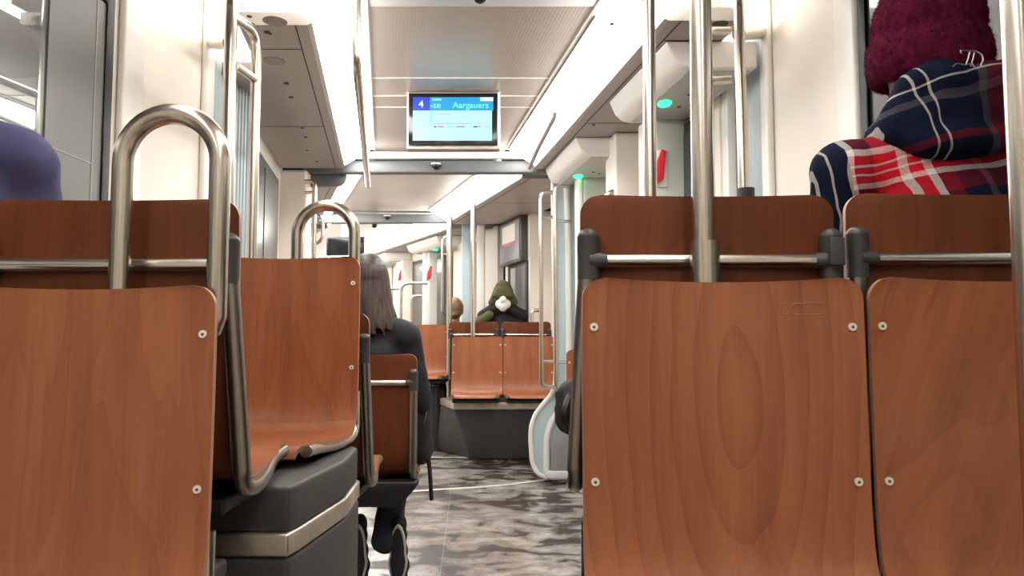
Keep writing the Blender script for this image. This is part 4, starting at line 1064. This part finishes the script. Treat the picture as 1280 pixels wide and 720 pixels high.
# bag with dangling strap beside them
bx = at(530, 470, 3.25)
t = thing('shoulder_bag', 'black bag with dangling strap at the right side of the long-haired person', 'bag', (bx.x, 3.3, .45))
m = MB(); m.ell((bx.x - .02, 3.32, .62), (.05, .12, .17)); m.ell((bx.x - .02, 3.34, .52), (.055, .13, .08))
bb = blob('bag_body', m, .012, M['blackj'], None, 4); bb.parent = t
for v in bb.data.vertices: v.co -= t.location
Yc = 3.3
MB().tube(fillet([at(521, 536, Yc), at(527, 541, Yc), at(534, 556, Yc), at(537.5, 590, Yc), at(539.5, 625, Yc)], .05), .013, 12, flat=.7).build('strap', M['black'], t, world=True)
MB().tube(fillet([at(531, 500, Yc - .08), at(526, 520, Yc - .08), at(527, 534, Yc - .08), at(533, 520, Yc - .08), at(532, 500, Yc - .08)], .02), .003, 8).build('buckle_loop', M['wire'], t, world=True)

# -- hooded person far away, facing the camera
x7 = at(629, 380, 7.25).x
t, J, hd, _ = person('person in an olive hood with a white mask behind the far pair of seats', at(629, 380, 7.15).x, 7.15, .645, PI, M['blackj'], M['jeans'], M['black'], sc=.95, knee=.22, slim=.95)
H = MB(); H.ell(hd + Vector((0, .0, .115)), (.062, .085, .055)); H.ell(hd + Vector((0, -.01, .06)), (.098, .115, .075)); H.ell(hd + Vector((0, -.02, -.01)), (.120, .110, .085))
for s in (-1, 1): H.cap_(hd + Vector((s * .04, .04, .12)), hd + Vector((s * .112, .035, -.045)), .030, .028)
H.cap_(hd + Vector((-.075, .085, .025)), hd + Vector((.075, .085, .025)), .030, .030); H.cap_(hd + Vector((-.05, .085, .065)), hd + Vector((.05, .085, .065)), .030, .030)
blob('hood', H, .009, M['olive'], t, 4, wrinkle(.005, 12))
mk = MB(); mk.ell(hd + Vector((0, .072, -.060)), (.074, .045, .055)); mk.ell(hd + Vector((0, .09, -.085)), (.04, .035, .045)); mk.ell(hd + Vector((0, .105, -.02)), (.034, .03, .035)); blob('face_mask', mk, .007, M['mask'], t, 2)
cl = MB()
for s in (-1, 1): cl.cap_(hd + Vector((s * .08, .02, -.10)), hd + Vector((s * .19, .0, -.17)), .055, .06)
cl.ell(hd + Vector((0, -.03, -.12)), (.12, .08, .06)); blob('collar', cl, .010, M['blackj'], t, 4, wrinkle(.006, 12))
cl = MB(); cl.cap_(hd + Vector((.13, .06, -.165)), hd + Vector((.21, .03, -.21)), .045, .05); blob('shoulder_flap', cl, .010, M['olive'], t, 4, wrinkle(.006, 12))
# seat that carries them
put(make_seat('tram_seat', 's', 'plain', 'wood4'), 600, 655, 428, 7.42, -1, 'seat of the hooded person hidden behind the far pair', GR)
# -- person with bun, far
x8 = at(568, 385, 7.4).x
t, J, hd, _ = person('person with short chestnut hair seen from behind beside the far pole', x8, 7.44, .53, 0, M['blackj'], M['jeans'], M['black'], sc=.97, knee=.3)
H = MB(); H.ell(hd + Vector((.0, -.012, .02)), (.086, .105, .108)); H.ell(hd + Vector((0, -.045, -.03)), (.07, .07, .06)); H.ell(hd + Vector((-.0, -.10, -.045)), (.03, .025, .025))
blob('hair', H, .008, M['hair2'], t, 2, wrinkle(.004, 30))
put(make_seat('tram_seat', 's', 'bar', 'wood4'), 537, 595, 416, 7.24, 1, 'far seat under the person with chestnut hair', GR)

# -- black backpack on the tall right seat
t = thing('backpack', 'black backpack on the seat, its edge showing left of the right seats', 'backpack', (.25, 1.60, .75))
m = MB(); p1_ = at(704, 480, 1.62); p2_ = at(704, 541, 1.62)
for z in (p2_.z + .03, (p1_.z + p2_.z) / 2, p1_.z - .02): m.ell((.225, 1.60, z), (.138, .09, .05))
m.box(.105, .345, 1.54, 1.66, p2_.z + .005, p1_.z - .01)
bb = blob('bag_body', m, .010, M['blackj'], None, 4, wrinkle(.006, 14)); bb.parent = t
for v in bb.data.vertices: v.co -= t.location
MB().tube(fillet([(.115, 1.53, p1_.z - .02), (.10, 1.50, (p1_.z + p2_.z) / 2), (.115, 1.53, p2_.z + .02)], .05), .008, 8).build('strap', M['black'], t, world=True)
